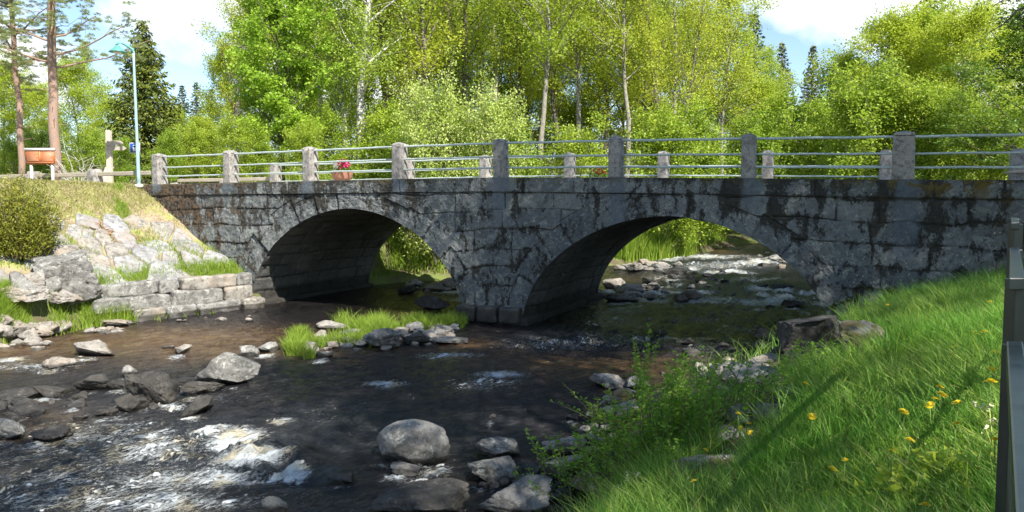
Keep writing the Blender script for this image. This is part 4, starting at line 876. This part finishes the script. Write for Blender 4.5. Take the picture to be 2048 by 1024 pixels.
bush_leafy('leafy_bush', gp(1330, 900), 1.0, .75, 1.02, 150, 'upright green leafy bush growing over the water edge at lower centre right', LEAF['bush'], 1, .05, .011, .3)
bush_leafy('leafy_bush', gp(1285, 830), .18, .2, 1.15, 9, 'slim tall leafy shoots at the back left of the big bush', LEAF['bush'], 2, .05, .013, .1)
bush_leafy('leafy_bush', gp(1195, 850), .22, .2, .5, 9, 'small leafy branch leaning over the dark water, left of the big bush', LEAF['bush'], 3, .05, .013, .8)
bush_leafy('leafy_bush', gp(1620, 745), .6, .4, .4, 60, 'low dark green leafy clump at the bank behind the meadow', LEAF['bush'], 4, .05, .014, .3)
bush_leafy('leafy_plant', gp(1850, 1000), .36, .3, .32, 70, 'sunlit narrow leaved plants at the bottom right before the fence', LEAF['yellow'], 5, .08, .016, .4)
bush_leafy('leafy_plant', gp(1640, 1020), .5, .3, .22, 40, 'sunlit low leafy plants at the bottom between the dandelions', LEAF['yellow'], 6, .06, .016, .4)
bush_leafy('leafy_plant', gp(1930, 905), .3, .3, .25, 36, 'small leafy clump beside the fence below the dandelions', LEAF['bush'], 7, .07, .018, .4)

DND = [(1990, 707, 26), (1968, 664, 18), (1985, 740, 24), (1981, 764, 26), (1880, 774, 16), (1885, 790, 24), (1870, 798, 16), (1860, 810, 20), (1915, 806, 22), (1808, 824, 20), (1912, 848, 22), (1820, 880, 20), (1784, 902, 15), (1666, 938, 18), (1624, 833, 18), (1612, 768, 16), (1476, 827, 12), (1498, 848, 14), (1481, 856, 12), (1500, 865, 12), (1412, 900, 12), (1850, 1010, 24), (1990, 880, 26), (1909, 694, 12), (1760, 602, 10), (1775, 610, 9), (1387, 962, 14), (1948, 668, 14), (1980, 604, 12), (1690, 920, 14)]
DL = ['dandelion touching the fence, upper of the big ones', 'dandelion near the fence, flattened head highest but one', 'dandelion by the fence, second big one downward', 'dandelion by the fence, third big one downward',
 'small dandelion topping the cluster of four', 'widest dandelion in the cluster of four', 'small dandelion left inside the cluster of four', 'lowest dandelion of the cluster of four', 'dandelion right of the cluster of four', 'lone dandelion left of the cluster of four',
 'dandelion directly below the one right of the cluster', 'dandelion below the lone one', 'tilted dandelion left of and below its neighbour', 'dandelion low in the long grass at centre bottom of the meadow', 'dandelion at the left of the meadow, above the pale rocks', 'half hidden dandelion at the bank top',
 'topmost dandelion by the mossy bank rock', 'dandelion second from top by the mossy bank rock', 'leftmost dandelion by the mossy bank rock', 'lowest dandelion by the mossy bank rock', 'dandelion hanging beside the bush foot', 'dandelion at the bottom edge among sunlit leaves', 'large dandelion facing out beside the fence, lowest',
 'tiny dandelion high in the meadow', 'tiny yellow flower near the bridge wall, left one', 'tiny yellow flower near the bridge wall, right one', 'small yellow flower at the bottom by the mossy boulder', 'tiny dandelion left of the flattened one by the fence', 'small dandelion topmost beside the fence', 'faded dandelion left above the low one in long grass']
YEL = plain('dandelion_yellow', (.85, .66, .015), .6, 0, .2, 60); STM = plain('flower_stem', (.16, .26, .05), .6)
for (px, py, w), lab in zip(DND, DL):
    hh = .36 if py > 720 else .27
    x, y = hit(px, py, hh); z0 = float(terrain(x, y)); zf = z0 + hh; R_ = w * y / F_PX * .5; b = (x, y, z0); R = empty('dandelion', b, lab, 'flower', 'dandelions in the meadow'); r = np.random.default_rng(px)
    ox, oy = r.normal(size=2) * .05; tl = r.normal(size=2) * .25
    P = np.array([[x + ox * (1 - t) ** 2, y + oy * (1 - t) ** 2, z0 - .02 + (hh + .01) * t] for t in np.linspace(0, 1, 6)]); MB().add(*tube(P, .0028, 6)).build('stem', STM, R, b)
    V = []; F_ = []; mb = MB()
    for ring, (nn_, r0, up) in enumerate(((26, 1, .05), (22, .8, .22), (16, .55, .38), (9, .3, .5))):
        for i in range(nn_):
            a = (i + .5 * ring) * 6.283 / nn_ + r.normal() * .06; d = np.array([math.cos(a), math.sin(a), 0]); sd = np.array([-d[1], d[0], 0]); q = R_ * r0 * r.uniform(.9, 1.08); c = np.array([x, y, zf]); wv_ = R_ * .09
            pts = np.array([c - sd * wv_ * .5, c + sd * wv_ * .5, c + d * q * .98 + sd * wv_ + (0, 0, up * R_), c + d * q * .98 - sd * wv_ + (0, 0, up * R_)]); pts[2:, 2] += (tl[0] * d[0] + tl[1] * d[1]) * q * 1; mb.add(pts, np.array([[0, 1, 2, 3]]))
    vv, ff = ico(2); mb.add(vv * (R_ * .35, R_ * .35, R_ * .25) + (x, y, zf + R_ * .18), ff); mb.build('flower_head', YEL, R, b)
WH = plain('cream_petal', (.75, .72, .42), .6)
for (px, py, hh, lab) in ((1255, 955, .34, 'pale cream flowering stem at the bottom above the long grass'), (1285, 990, .2, 'shorter cream flowering stem right of the taller one'), (1978, 812, .45, 'tall cream flowering stem beside the fence'), (1235, 985, .2, 'small cream flowering stem left of the taller one')):
    x, y = hit(px, py, hh); z0 = float(terrain(x, y)); b = (x, y, z0); R = empty('wildflower', b, lab, 'flower'); r = np.random.default_rng(px); ms = MB(); P = []
    top = np.array([x, y, z0 + hh]); ms.add(*tube([(x + .04, y, z0), (x + .03, y, z0 + hh * .5), top], .004, 6))
    for i in range(4):
        q = np.array([x + .03 * (1 - i / 4), y, z0 + hh * (.45 + .13 * i)]); e = q + np.array([r.normal() * .06, r.normal() * .04, .08]); ms.add(*tube([q, e], .0025, 5)); P.append(e + r.normal(size=(10, 3)) * .012)
    P.append(top + r.normal(size=(22, 3)) * .018); ms.build('stem', plain('pale_stem', (.35, .42, .08), .6), R, b); v, f, a = leaves(np.concatenate(P), .018, r, .5, .9); MB().add(v, f, rnd=a).build('blossoms', WH, R, b)  # stem is a pale yellow-green

# ------------------------------------------------------------------ trees
def tree_geo(kind, H, seed):
    """skeleton of trunk, limbs and twigs; returns wood and leaf builders"""
    r = np.random.default_rng(seed); wood = MB(); P = []
    K = dict(
      maple=dict(r0=.17, cb=.16, n=40, L=.30, ang=(.9, .35), sec=10, tw=7, leaf=.16, nl=18, spread=.34, droop=.05, layer=.35, env=lambda t: .55 + 1.5 * t * (1 - t) * 1.6),
      alder=dict(r0=.125, cb=.30, n=30, L=.20, ang=(.85, .3), sec=8, tw=6, leaf=.105, nl=10, spread=.36, droop=.0, layer=.6, env=lambda t: .7 + .9 * t * (1 - t) * 2 - .25 * t),
      birch=dict(r0=.14, cb=.25, n=34, L=.17, ang=(.75, .3), sec=8, tw=6, leaf=.10, nl=11, spread=.30, droop=.55, layer=1, env=lambda t: 1.1 - .75 * t),
      yellow=dict(r0=.16, cb=.08, n=44, L=.36, ang=(.95, .5), sec=9, tw=6, leaf=.10, nl=20, spread=.34, droop=.15, layer=.8, env=lambda t: .5 + 1.7 * (t + .08) * (1 - t)),
      shrub=dict(r0=.05, cb=.02, n=30, L=.55, ang=(.8, .5), sec=7, tw=6, leaf=.078, nl=14, spread=.25, droop=.0, layer=.8, env=lambda t: .75 + .8 * t * (1 - t)),
      blossom=dict(r0=.06, cb=.04, n=34, L=.46, ang=(.85, .5), sec=8, tw=6, leaf=.075, nl=13, spread=.26, droop=.15, layer=.8, env=lambda t: .8 + .8 * t * (1 - t)),
      dark=dict(r0=.14, cb=.12, n=34, L=.46, ang=(1.25, .1), sec=10, tw=7, leaf=.105, nl=13, spread=.24, droop=.0, layer=.25, env=lambda t: 1.0 - .5 * t),
      shade=dict(r0=.15, cb=.50, n=34, L=.32, ang=(1.0, .3), sec=8, tw=5, leaf=.20, nl=12, spread=.5, droop=.0, layer=.6, env=lambda t: .6 + 1.6 * t * (1 - t)),
    )[kind]
    n = 12; t = np.linspace(0, 1, n); cbb = K['cb'] + (.16 * (seed % 2) if kind == 'alder' else 0); wob = np.cumsum(r.normal(size=(n, 2)) * .012 * H, 0) * t[:, None]; tp = np.c_[wob, t * H]; tr = K['r0'] * (1 - t * .86) * H / 12
    if kind in ('shrub', 'blossom', 'yellow'): tr = tr * .7
    wood.add(*tube(tp, tr, 9)); ga = r.uniform(0, 6)
    for i in range(K['n']):
        u = (i + r.random()) / K['n']; h = cbb + (1 - cbb) * u * .97; p0 = np.array([np.interp(h, t, tp[:, k]) for k in range(3)]); ga += 2.4 + r.normal() * .4
        an_ = K['ang'][0] + (K['ang'][1] - K['ang'][0]) * u + r.normal() * .12; L = K['L'] * H * K['env'](u) * r.uniform(.65, 1.2) * (1 if u < .9 else .7)
        d = np.array([math.cos(ga) * math.sin(an_), math.sin(ga) * math.sin(an_), math.cos(an_)]); m_ = 6; q = np.linspace(0, 1, m_)[:, None]; bend = r.normal(size=3) * .12
        lp = p0 + d * L * q + (bend + np.array([0, 0, .10 - K['droop'] * .5])) * L * q ** 2; wood.add(*tube(lp, np.linspace(max(.012, tr[min(n - 1, int(h * n))] * .5), .006, m_), 5, False))
        for j in range(K['sec']):
            w_ = r.uniform(.25, 1); c0 = np.array([np.interp(w_, q[:, 0], lp[:, k]) for k in range(3)]); d2 = d * .6 + r.normal(size=3) * (.55, .55, .55 * K['layer']); d2 /= np.linalg.norm(d2) + 1e-6; L2 = L * .42 * (1.25 - w_ * .6) * r.uniform(.6, 1.2); c1 = c0 + d2 * L2 + (0, 0, -K['droop'] * L2 * .5)
            wood.add(*tube([c0, (c0 + c1) / 2 + (0, 0, .04 * L2), c1], [.008, .006, .003], 3, False))
            for k in range(K['tw']):
                e = c0 + (c1 - c0) * r.uniform(.2, 1.05) + r.normal(size=3) * K['spread'] * (.7, .7, .7 * K['layer']) * (H / 12) ** .5
                pp = e + r.normal(size=(K['nl'], 3)) * K['spread'] * .42 * np.array([1, 1, .55 + .45 * K['layer']])
                if K['droop'] > .4: pp[:, 2] -= r.random(K['nl']) * .7
                P.append(pp)
    P = np.concatenate(P); P = P[P[:, 2] > .1]; v, f, a = leaves(P, K['leaf'], r, .5, .62, droop=.25 if K['droop'] > .4 else 0); return wood, MB().add(v, f, rnd=a)
def spruce_geo(H, R0, seed, n=60, per=150, leaf=.2):
    r = np.random.default_rng(seed); wood = MB(); wood.add(*tube([(0, 0, 0), (0, 0, H * .5), (0, 0, H)], [H * .017, H * .01, .01], 8)); P = []; Dd = []
    for i in range(n):
        u = i / n; z = H * (.06 + .93 * u ** .9); L = R0 * (1 - u) ** .85 * r.uniform(.7, 1.15) + .1; nb = 6 if u < .8 else 4
        for b in range(nb):
            a = b * 6.283 / nb + i * 1.1 + r.normal() * .2; d = np.array([math.cos(a), math.sin(a), 0]); q = np.linspace(0, 1, 5)[:, None]; sag = -.28 + .5 * u
            lp = np.array([0, 0, z]) + d * L * q + np.array([0, 0, 1.]) * L * (sag * q + .18 * q ** 2.5); 
            if b % 2 == 0: wood.add(*tube(lp, np.linspace(.02, .005, 5), 3, False))
            m_ = max(8, int(per * L / R0 / 3)); w_ = r.random(m_) ** .7; c = np.stack([np.interp(w_, q[:, 0], lp[:, k]) for k in range(3)], 1); sd = np.array([-d[1], d[0], 0]); off = r.normal(size=m_) * .22 * L * (.25 + w_ * .75) ; c = c + sd * off[:, None] * .8; c[:, 2] -= np.abs(off) * .25 + r.random(m_) * .12 * min(1, H / 8)
            P.append(c); Dd.append(d[None] * .4 + sd * np.sign(off)[:, None] * .5 + np.array([0, 0, -.75]) + r.normal(size=(m_, 3)) * .2)
    P = np.concatenate(P); v, f, a = leaves(P, leaf, r, .2, .4, dirs=np.concatenate(Dd)); return wood, MB().add(v, f, rnd=a)
def pine_geo(H, seed, r0=.17, cb=.5):
    r = np.random.default_rng(seed); wood = MB(); n = 12; t = np.linspace(0, 1, n); tp = np.c_[np.cumsum(r.normal(size=(n, 2)) * .05, 0), t * H]; wood.add(*tube(tp, r0 * (1 - .6 * t), 12)); P = []; Dd = []
    for i in range(34):
        u = r.random() if i > 8 else i / 9; h = cb + (1 - cb) * u; a = i * 2.4 + r.normal() * .4; L = r.uniform(1.2, 3.1) * (1.15 - .6 * u); d = np.array([math.cos(a), math.sin(a), r.uniform(-.05, .35)]); p0 = np.array([np.interp(h, t, tp[:, k]) for k in range(3)]); q = np.linspace(0, 1, 8)[:, None]
        lp = p0 + d * L * q + np.array([0, 0, .25]) * L * q ** 2 + np.cumsum(r.normal(size=(8, 3)) * .06, 0) * q; wood.add(*tube(lp, np.linspace(.05, .012, 8), 5, False))
        for j in range(11):
            w_ = r.uniform(.3, 1); c0 = np.array([np.interp(w_, q[:, 0], lp[:, k]) for k in range(3)]); e = c0 + r.normal(size=3) * (.45, .45, .22) + d * .2; wood.add(*tube([c0, e], [.012, .005], 3, False))
            for k in range(3):
                g = e + r.normal(size=3) * .16; dd = r.normal(size=(70, 3)); dd /= np.linalg.norm(dd, axis=1)[:, None]; dd[:, 2] = np.abs(dd[:, 2]) * .8; P.append(g + dd * .12); Dd.append(dd * 3)
    for i in range(9):
        h = r.uniform(.12, cb); a = r.uniform(0, 6.28); p0 = np.array([np.interp(h, t, tp[:, k]) for k in range(3)]); wood.add(*tube([p0, p0 + np.array([math.cos(a), math.sin(a), .1]) * r.uniform(.3, .8)], [.02, .006], 4, False))
    v, f, a = leaves(np.concatenate(P), .15, r, 0, .09, dirs=np.concatenate(Dd)); return wood, MB().add(v, f, rnd=a)
LM = dict(maple='maple', alder='alder', birch='birch', yellow='yellow', shrub='shrub', dark='dark', shade='shade', blossom='blossom', spruce='spruce', farspruce='farspruce', pine='pine', birchbark='birch')
BK = dict(maple=B_DARK, alder=B_DARK, birch=B_BIRCH, yellow=B_DARK, shrub=B_DARK, dark=B_DARK, shade=B_DARK, blossom=B_DARK, spruce=B_SPR, farspruce=B_SPR, pine=B_PINE)
NM = dict(maple='maple_tree', alder='alder_tree', birch='birch_tree', yellow='willow_tree', shrub='shrub', dark='alder_tree', shade='canopy_tree', blossom='flowering_bush', spruce='spruce_tree', farspruce='spruce_tree', pine='pine_tree')
CT = dict(maple='tree', alder='tree', birch='tree', yellow='tree', shrub='shrub', dark='tree', shade='tree', blossom='shrub', spruce='tree', farspruce='tree', pine='tree')
B_PALE = bark('aspen_bark', (.34, .31, .26), (.20, .175, .15)); PROTO = {}; BASEH = dict(maple=11.5, alder=13, birch=15, yellow=9, shrub=3.2, dark=8, shade=16, blossom=4.2, spruce=8, farspruce=12, pine=14)
NV = dict(maple=1, alder=4, birch=2, yellow=3, shrub=3, dark=1, shade=2, blossom=2, spruce=1, farspruce=2, pine=2)
def place(kind, px, D, top, label, var=0, rot=None, width=1.0, lean=(0, 0), x=None, zg=None, group=None):
    X_ = atD(px, D) if x is None else x; g = float(terrain(X_, D)) if zg is None else zg
    var = var % NV[kind]; key = (kind, var)
    h = (ZC + (413 - top) * D / F_PX - g) if top is not None else BASEH[kind]
    if key not in PROTO:
        R = bpy.data.objects.new(NM[kind], None); C.objects.link(R); H0 = BASEH[kind]
        if kind == 'spruce': w_, l_ = spruce_geo(H0, 2.2, 5, 50, 380, .18)
        elif kind == 'farspruce': w_, l_ = spruce_geo(H0, 2.4, 50 + var, 40, 110, .32)
        elif kind == 'pine': w_, l_ = pine_geo(H0, 60 + var, .20 if var == 0 else .14, .34)
        else: w_, l_ = tree_geo(kind, H0, 100 + 7 * var + len(kind))
        w_.build('trunk' if CT[kind] == 'tree' else 'stems', B_PALE if kind == 'alder' and var % 2 == 0 else BK[kind], R); l_.build('crown' if CT[kind] == 'tree' else 'foliage', LEAF[LM[kind]], R, smooth=False)
        PROTO[key] = R; R['used'] = 0
    R = PROTO[key]
    if R['used']: R = copy_tree(R)
    else: R['used'] = 1
    for k in list(R.keys()): 
        if k in ('label', 'category', 'group'): del R[k]
    sc = h / BASEH[kind]; R.location = (X_, D, g - .05); R.scale = (sc * width, sc * width, sc); R.rotation_euler = (lean[1], lean[0], random.uniform(0, 6.28) if rot is None else rot)
    R['label'] = label; R['category'] = CT[kind]
    if group: R['group'] = group
    return R
T = place
T('pine', 44, 26.0, -260, 'slim dark trunked pine at the far left edge', 1, 2.0); T('pine', 119, 24.8, -330, 'thick orange barked pine behind the red brown board', 0, .6)
T('spruce', 297, 31, 40, 'dark green spruce with yellow tips right behind the street lamp', 0, 0, 1.0)
T('maple', 566, 30.5, -85, 'large bright green maple left of the birch trunks, behind the bridge', 0, 1.0, 1.0)
T('birch', 722, 31, -420, 'birch with thick white trunk behind the third gap of the railing', 0, .5); T('birch', 694, 35, -200, 'thin white birch leaning just left of the thick birch', 1, 2.2)
T('birch', 912, 46, -160, 'distant white birch trunk above the flowering bush', 0, 4.0, .8)
GA = 'alders and aspens of the wood behind the bridge'
al = [(640, 40, -120, 'tree behind the right side of the bright maple'), (782, 34, -200, 'thin trunk right of the thick birch'), (815, 40, -150, 'slender trunk behind the left flowering bush'), (850, 33, -260, 'dark straight trunk above the left flowering bush'), (888, 42, -130, 'thin tree left of the distant white birch'), (940, 36, -200, 'trunk right of the distant white birch'), (985, 43, -120, 'thin tree above the fourth near post'), (1030, 38, -160, 'tree right of the fourth near post'), (1078, 31, -200, 'stouter dark forked trunk in the middle of the wood'), (1118, 42, -120, 'thin tree right of the forked trunk'), (1160, 35, -150, 'slender tree above the small far post in the middle'), (1205, 41, -110, 'thin tree just left of the fifth near post'), (1250, 34, -140, 'tree just right of the fifth near post'), (1300, 42, -80, 'thin tree left of the leaning trunks'), (1345, 37, -90, 'tree between leaning trunks and the right arch crown'), (480, 44, -20, 'tree partly hidden by the left of the maple')]
for i, (px, D, top, lab) in enumerate(al): T('alder', px, D, top, 'slim yellow green ' + lab, i, None, 1.05, (random.uniform(-.03, .05), 0), group=GA)
bk = [(455, 46, 120, 'left of the maple'), (530, 47, 60, 'behind the maple, left'), (610, 46, 40, 'behind the maple, right'), (670, 45, 60, 'between the maple and the birches'), (745, 46, 30, 'right of the birches'), (810, 45, 60, 'above the left blossoming bush'), (870, 48, 20, 'left of the distant birch trunk'), (935, 47, 50, 'right of the distant birch trunk'), (1000, 46, 20, 'above the fourth near post'), (1060, 45, 60, 'left of the forked trunk'), (1120, 47, 10, 'right of the forked trunk'), (1180, 46, 50, 'left of the fifth near post'), (1240, 45, 20, 'right of the fifth near post'), (1305, 46, 60, 'left of the leaning trunks'), (1365, 47, 50, 'behind the leaning trunks'), (1430, 46, 90, 'right of the leaning trunks')]
for i, (px, D, top, lab) in enumerate(bk): T('yellow', px, D, top, 'dense light green tree deep in the wood ' + lab, i, None, .8, group='dense trees deep in the wood')
T('alder', 1350, 33, -60, 'alder with dark trunk leaning right, left of two leaning ones', 3, 1.0, .8, (.16, 0)); T('alder', 1374, 34, -40, 'sparse alder leaning far right against the sky', 1, 3.0, .75, (.26, 0)); T('alder', 1440, 38, 0, 'yellow green tree left of the sky gap', 2, None, 1.1)
T('blossom', 870, 26.6, 232, 'white blossoming bush above the near railing, left of two', 0, 1.0, .8); T('blossom', 972, 27.4, 245, 'white blossoming bush above the near railing, right of two', 1, 2.0, .85)
T('farspruce', 372, 62, 168, 'brownish distant spruce, left of the row of three', 0); T('farspruce', 400, 66, 162, 'brownish distant spruce, middle of the row of three', 1); T('farspruce', 430, 64, 176, 'brownish distant spruce, right of the row of three', 0)
T('farspruce', 342, 58, 200, 'distant spruce close right of the dark lamp side spruce', 1)
T('farspruce', 1500, 62, 26, 'tall distant spruce poking up left of the sky gap', 0); T('farspruce', 1556, 72, 84, 'distant spruce tip in the sky gap, left of two', 1); T('farspruce', 1617, 84, 90, 'lone dark distant spruce in the middle of the sky gap', 0, None, .9); T('farspruce', 1845, 44, -60, 'dark tall tree top rising above the round yellow trees', 1, None, .9)
T('birch', 1572, 52, 88, 'weeping light green birch in the sky gap', 1, 0, 1.2); T('birch', 208, 44, 84, 'tall thin light green birch between the pines and the spruce', 1, 1, .8); T('birch', 1480, 44, 60, 'weeping birch left of the sky gap spruces', 0, 1.7, 1.1)
yl = [(10, 33, 150, 'bushy green tree at the left edge'), (75, 36, 190, 'bushy green tree between the two pines'), (165, 38, 150, 'round light green tree above the grey dead branches'), (232, 36, 215, 'low green tree left of the dark spruce'), (348, 40, 232, 'yellow green tree right of the dark spruce'), (415, 38, 250, 'low yellow green tree below the three distant spruces'), (1515, 44, 190, 'yellow green tree right of the leaning alders'), (1640, 48, 235, 'light tree low in the sky gap'), (1705, 40, 150, 'round yellow green tree at the right of the sky gap'), (1775, 37, 70, 'tall round yellow tree left of the dark tall top'), (1840, 38, 70, 'round yellow tree right of the dark tall top'), (1905, 34, 60, 'yellow green tree behind the dark branched alder'), (1990, 36, 90, 'yellow green tree at the right edge')]
for i, (px, D, top, lab) in enumerate(yl): T('yellow', px, D, top, lab, i, None, 1.0)
T('dark', 2050, 24.5, 50, 'dark branched alder with layered limbs at the right edge', 0, .4, 1.25)
sh = [(30, 29, 300, 'low green shrub at the left edge behind the bollards'), (90, 31, 285, 'green shrub behind the red brown board'), (185, 29.5, 290, 'shrub behind the dead branches'), (245, 28.5, 300, 'shrub behind the wooden signpost'), (335, 29, 290, 'shrub behind the leftmost near post'), (400, 30, 280, 'shrub above the first railing gap'), (470, 29, 270, 'shrub behind the second near post'), (530, 29.5, 285, 'shrub under the left of the maple'), (610, 29, 275, 'shrub behind the third near post'), (660, 31, 255, 'shrub left of the thin birch foot'), (755, 30, 268, 'shrub between thick birch and blossoms'), (815, 29, 300, 'low shrub under the left blossoming bush'), (915, 29, 290, 'low shrub between the two blossoming bushes'), (1030, 29, 270, 'shrub right of the blossoming bushes'), (1090, 29.5, 262, 'shrub at the forked trunk foot'), (1150, 30, 270, 'shrub above the small middle far post'), (1210, 30, 250, 'shrub behind the fifth near post'), (1275, 30.5, 265, 'shrub right of the fifth near post'), (1330, 31, 250, 'shrub at the leaning trunks'), (1400, 33, 245, 'shrub right of the leaning trunks'), (1455, 36, 240, 'shrub left of the sixth near post'), (1520, 40, 250, 'shrub right of the sixth near post'), (1590, 42, 235, 'shrub below the sky gap'), (1650, 34, 240, 'shrub right below the sky gap'), (1735, 30, 215, 'dark green dense shrub left of the seventh near post'), (1800, 30, 240, 'shrub behind the seventh near post'), (1870, 29, 235, 'shrub right of the seventh near post'), (1945, 29, 250, 'shrub below the dark branched alder'), (2020, 28, 245, 'shrub behind the end stone at the right edge')]
for i, (px, D, top, lab) in enumerate(sh): 
    if 1000 < px < 1700: top += 38
    if lab in ('shrub at the forked trunk foot', 'shrub right of the fifth near post', 'shrub left of the sixth near post', 'shrub behind the fifth near post'): continue
    T('shrub', px, D, top, lab, i, None, 1.0)
# under the arches and at the river edge
def small(px, D, zt, lab, i, kind='shrub', width=1): 
    X_ = atD(px, D); g = float(terrain(X_, D)); o = place(kind, px, D, None, lab, i, None, 1); s_ = (zt - g) / BASEH[kind]; o.scale = (s_ * width, s_ * width, s_); return o
small(800, 29.2, 3.0, 'leafy green bush seen through the left arch', 1, 'shrub', 1.0); small(862, 29.4, 2.6, 'dark leafy bush at the right inside the left arch view', 2, 'shrub', 1.0); small(745, 30, 3.2, 'leafy bush hidden mostly by the left arch wall', 0, 'shrub', 1.1)
small(1425, 38.3, 3.0, 'rounded yellow green bush at the water seen in the right arch', 0, 'shrub', 1.35); small(1462, 39.5, 2.6, 'yellow green bush at far right of the arch view', 2, 'shrub', 1.3); small(1372, 37, 3.6, 'bush behind the far grass bank in the right arch', 1, 'shrub', 1.1); small(1300, 36, 3.6, 'bush at the left behind the far grass bank', 2, 'shrub', 1.1)
# juniper and dead branches on the left bank
def juniper():
    x, y = hit(2, 520); y += .5; b = (x, y, float(terrain(x, y))); R = empty('juniper_bush', b, 'dense yellow green juniper bush on the slope at the left edge', 'bush'); r = np.random.default_rng(9); P = []; Dd = []; ms = MB()
    for i in range(330):
        a = r.uniform(0, 6.28); q = r.random() ** .5; px_, py_ = x + math.cos(a) * q * .62, y + math.sin(a) * q * .62; h = (1.95 - 1.0 * q ** 2) * r.uniform(.5, 1.12); z = b[2] - .1; n = np.array([math.cos(a) * q * .35, math.sin(a) * q * .35, 1]) + r.normal(size=3) * (.1, .1, 0); e = np.array([px_, py_, z]) + n * h; 
        if i % 4 == 0: ms.add(*tube([(px_, py_, z), e], [.015, .004], 3, False))
        m_ = 80; w_ = r.uniform(.1, 1, m_); c = np.array([px_, py_, z]) + n * h * w_[:, None] + r.normal(size=(m_, 3)) * .05; P.append(c); Dd.append(np.tile(n, (m_, 1)) * .8 + r.normal(size=(m_, 3)) * .4)
    ms.build('stems', B_SPR, R, b); v, f, a = leaves(np.concatenate(P), .085, r, 0, .28, dirs=np.concatenate(Dd)); MB().add(v, f, rnd=a).build('foliage', LEAF['juniper'], R, b)
juniper()
def dead_branches():
    D = 24.6; x = atD(160, D); b = (x, D, 3.25); R = empty('dead_bush', b, 'grey leafless dead branches between board and signpost', 'dead bush'); r = np.random.default_rng(2); mb = MB()
    for i in range(15):
        a = r.uniform(-1.1, 1.1); L = r.uniform(.8, 1.35); d = np.array([math.sin(a), r.normal() * .3, math.cos(a)]); t = np.linspace(0, 1, 6)[:, None]; p = np.array([x + r.normal() * .1, D, 3.2]) + d * L * t + np.cumsum(r.normal(size=(6, 3)) * .03, 0); mb.add(*tube(p, np.linspace(.018, .005, 6), 5, False))
        for j in range(9):
            q = r.uniform(.3, 1); c = np.array([np.interp(q, t[:, 0], p[:, k]) for k in range(3)]); mb.add(*tube([c, c + (d * .5 + r.normal(size=3) * .6) * r.uniform(.12, .4)], [.008, .003], 3, False))
    mb.build('branches', B_DEAD, R, b)
dead_branches()
def roots():
    x, y = hit(228, 470); b = (x, y, float(terrain(x, y))); mb = MB(); r = np.random.default_rng(6)
    for i in range(34):
        a = r.uniform(0, 6.28); xx = x + r.normal() * .22; yy = y + r.normal() * .12; p = [np.array([xx, yy, float(terrain(xx, yy)) + .07])]
        for j in range(5):
            q = p[-1] + np.array([math.cos(a) * .07, math.sin(a) * .07, 0]) + r.normal(size=3) * .035; q[2] = float(terrain(q[0], q[1])) + .07 + r.uniform(0, .06) * (4 - j) / 4; p.append(q)
        mb.add(*tube(p, np.linspace(.014, .005, 6), 5))
    o = mb.build('root_clump', plain('root_brown', (.30, .19, .12), .9), None, b); o.location = b; tag(o, 'tangle of reddish dry roots on the stone slope', 'roots')
roots()
# trees of the near right bank: trunks stand out of frame, crowns hang overhead and shade the bridge
for i, (x, y, w) in enumerate([(7.8, 9.2, .95), (14, 5.0, 1.1), (6.9, 1.4, .8), (16, 9.0, 1.0), (17, -9, .8), (.6, -2.6, .7), (18, 4, 1.0)]):
    T('shade', 0, y, None, ['nearest right bank tree shading the bridge face', 'right bank tree beside the meadow', 'tree close behind the viewpoint', 'right bank tree by the road', 'small tree right of the viewpoint', 'tree behind the viewpoint by the river', 'tree far to the right by the road', 'small tree shading the metal fence'][i] , i, i * 1.3, 1.0, x=x, zg=1.4).scale = (w * 1.05, w * 1.05, w)
T('alder', 0, -1.5, None, 'slim sparse tree added out of view right of the viewpoint to shade the metal fence', 1, .5, 1, x=5.7, zg=1.5).scale = (.8, .8, .8)  # unseen tree added so its thin shade breaks up the fence shadow
def twig():
    r = np.random.default_rng(12); b = (8.6, 11.2, 1.5); R = empty('overhanging_tree', b, 'dark twiggy branches reaching in at the top right corner', 'tree'); mb = MB(); P = []
    mb.add(*tube([(b[0], b[1], 1.2), (b[0] + .1, b[1], 4.5), (b[0], b[1] + .2, 7.5), (b[0] - .1, b[1] + .3, 9.5)], [.2, .17, .12, .06], 10))
    for (tx, ty, D_) in ((1960, 20, 11.5), (1985, 70, 11.8), (2010, 110, 11.4), (2040, 50, 11.2), (2000, -20, 11.6), (2035, 10, 11.9)):
        e = np.array([atD(tx, D_), D_, ZC + (413 - ty) * D_ / F_PX]); s0 = np.array([b[0], b[1] + .2, e[2] + r.uniform(.3, .9)]); t = np.linspace(0, 1, 8)[:, None]; p = s0 + (e - s0) * t + np.cumsum(r.normal(size=(8, 3)) * .03, 0) + np.array([0, 0, .15]) * np.sin(t * 3.14); mb.add(*tube(p, np.linspace(.035, .006, 8), 5, False))
        for j in range(16):
            w_ = r.uniform(.25, 1); c = np.array([np.interp(w_, t[:, 0], p[:, k]) for k in range(3)]); q = c + r.normal(size=3) * (.2, .2, .1); mb.add(*tube([c, q], [.006, .003], 3, False)); P.append(q + r.normal(size=(9, 3)) * .07)
    mb.build('trunk', B_DARK, R, b); v, f, a = leaves(np.concatenate(P), .045, r, .6, .6); MB().add(v, f, rnd=a).build('crown', LEAF['dark'], R, b)
twig()
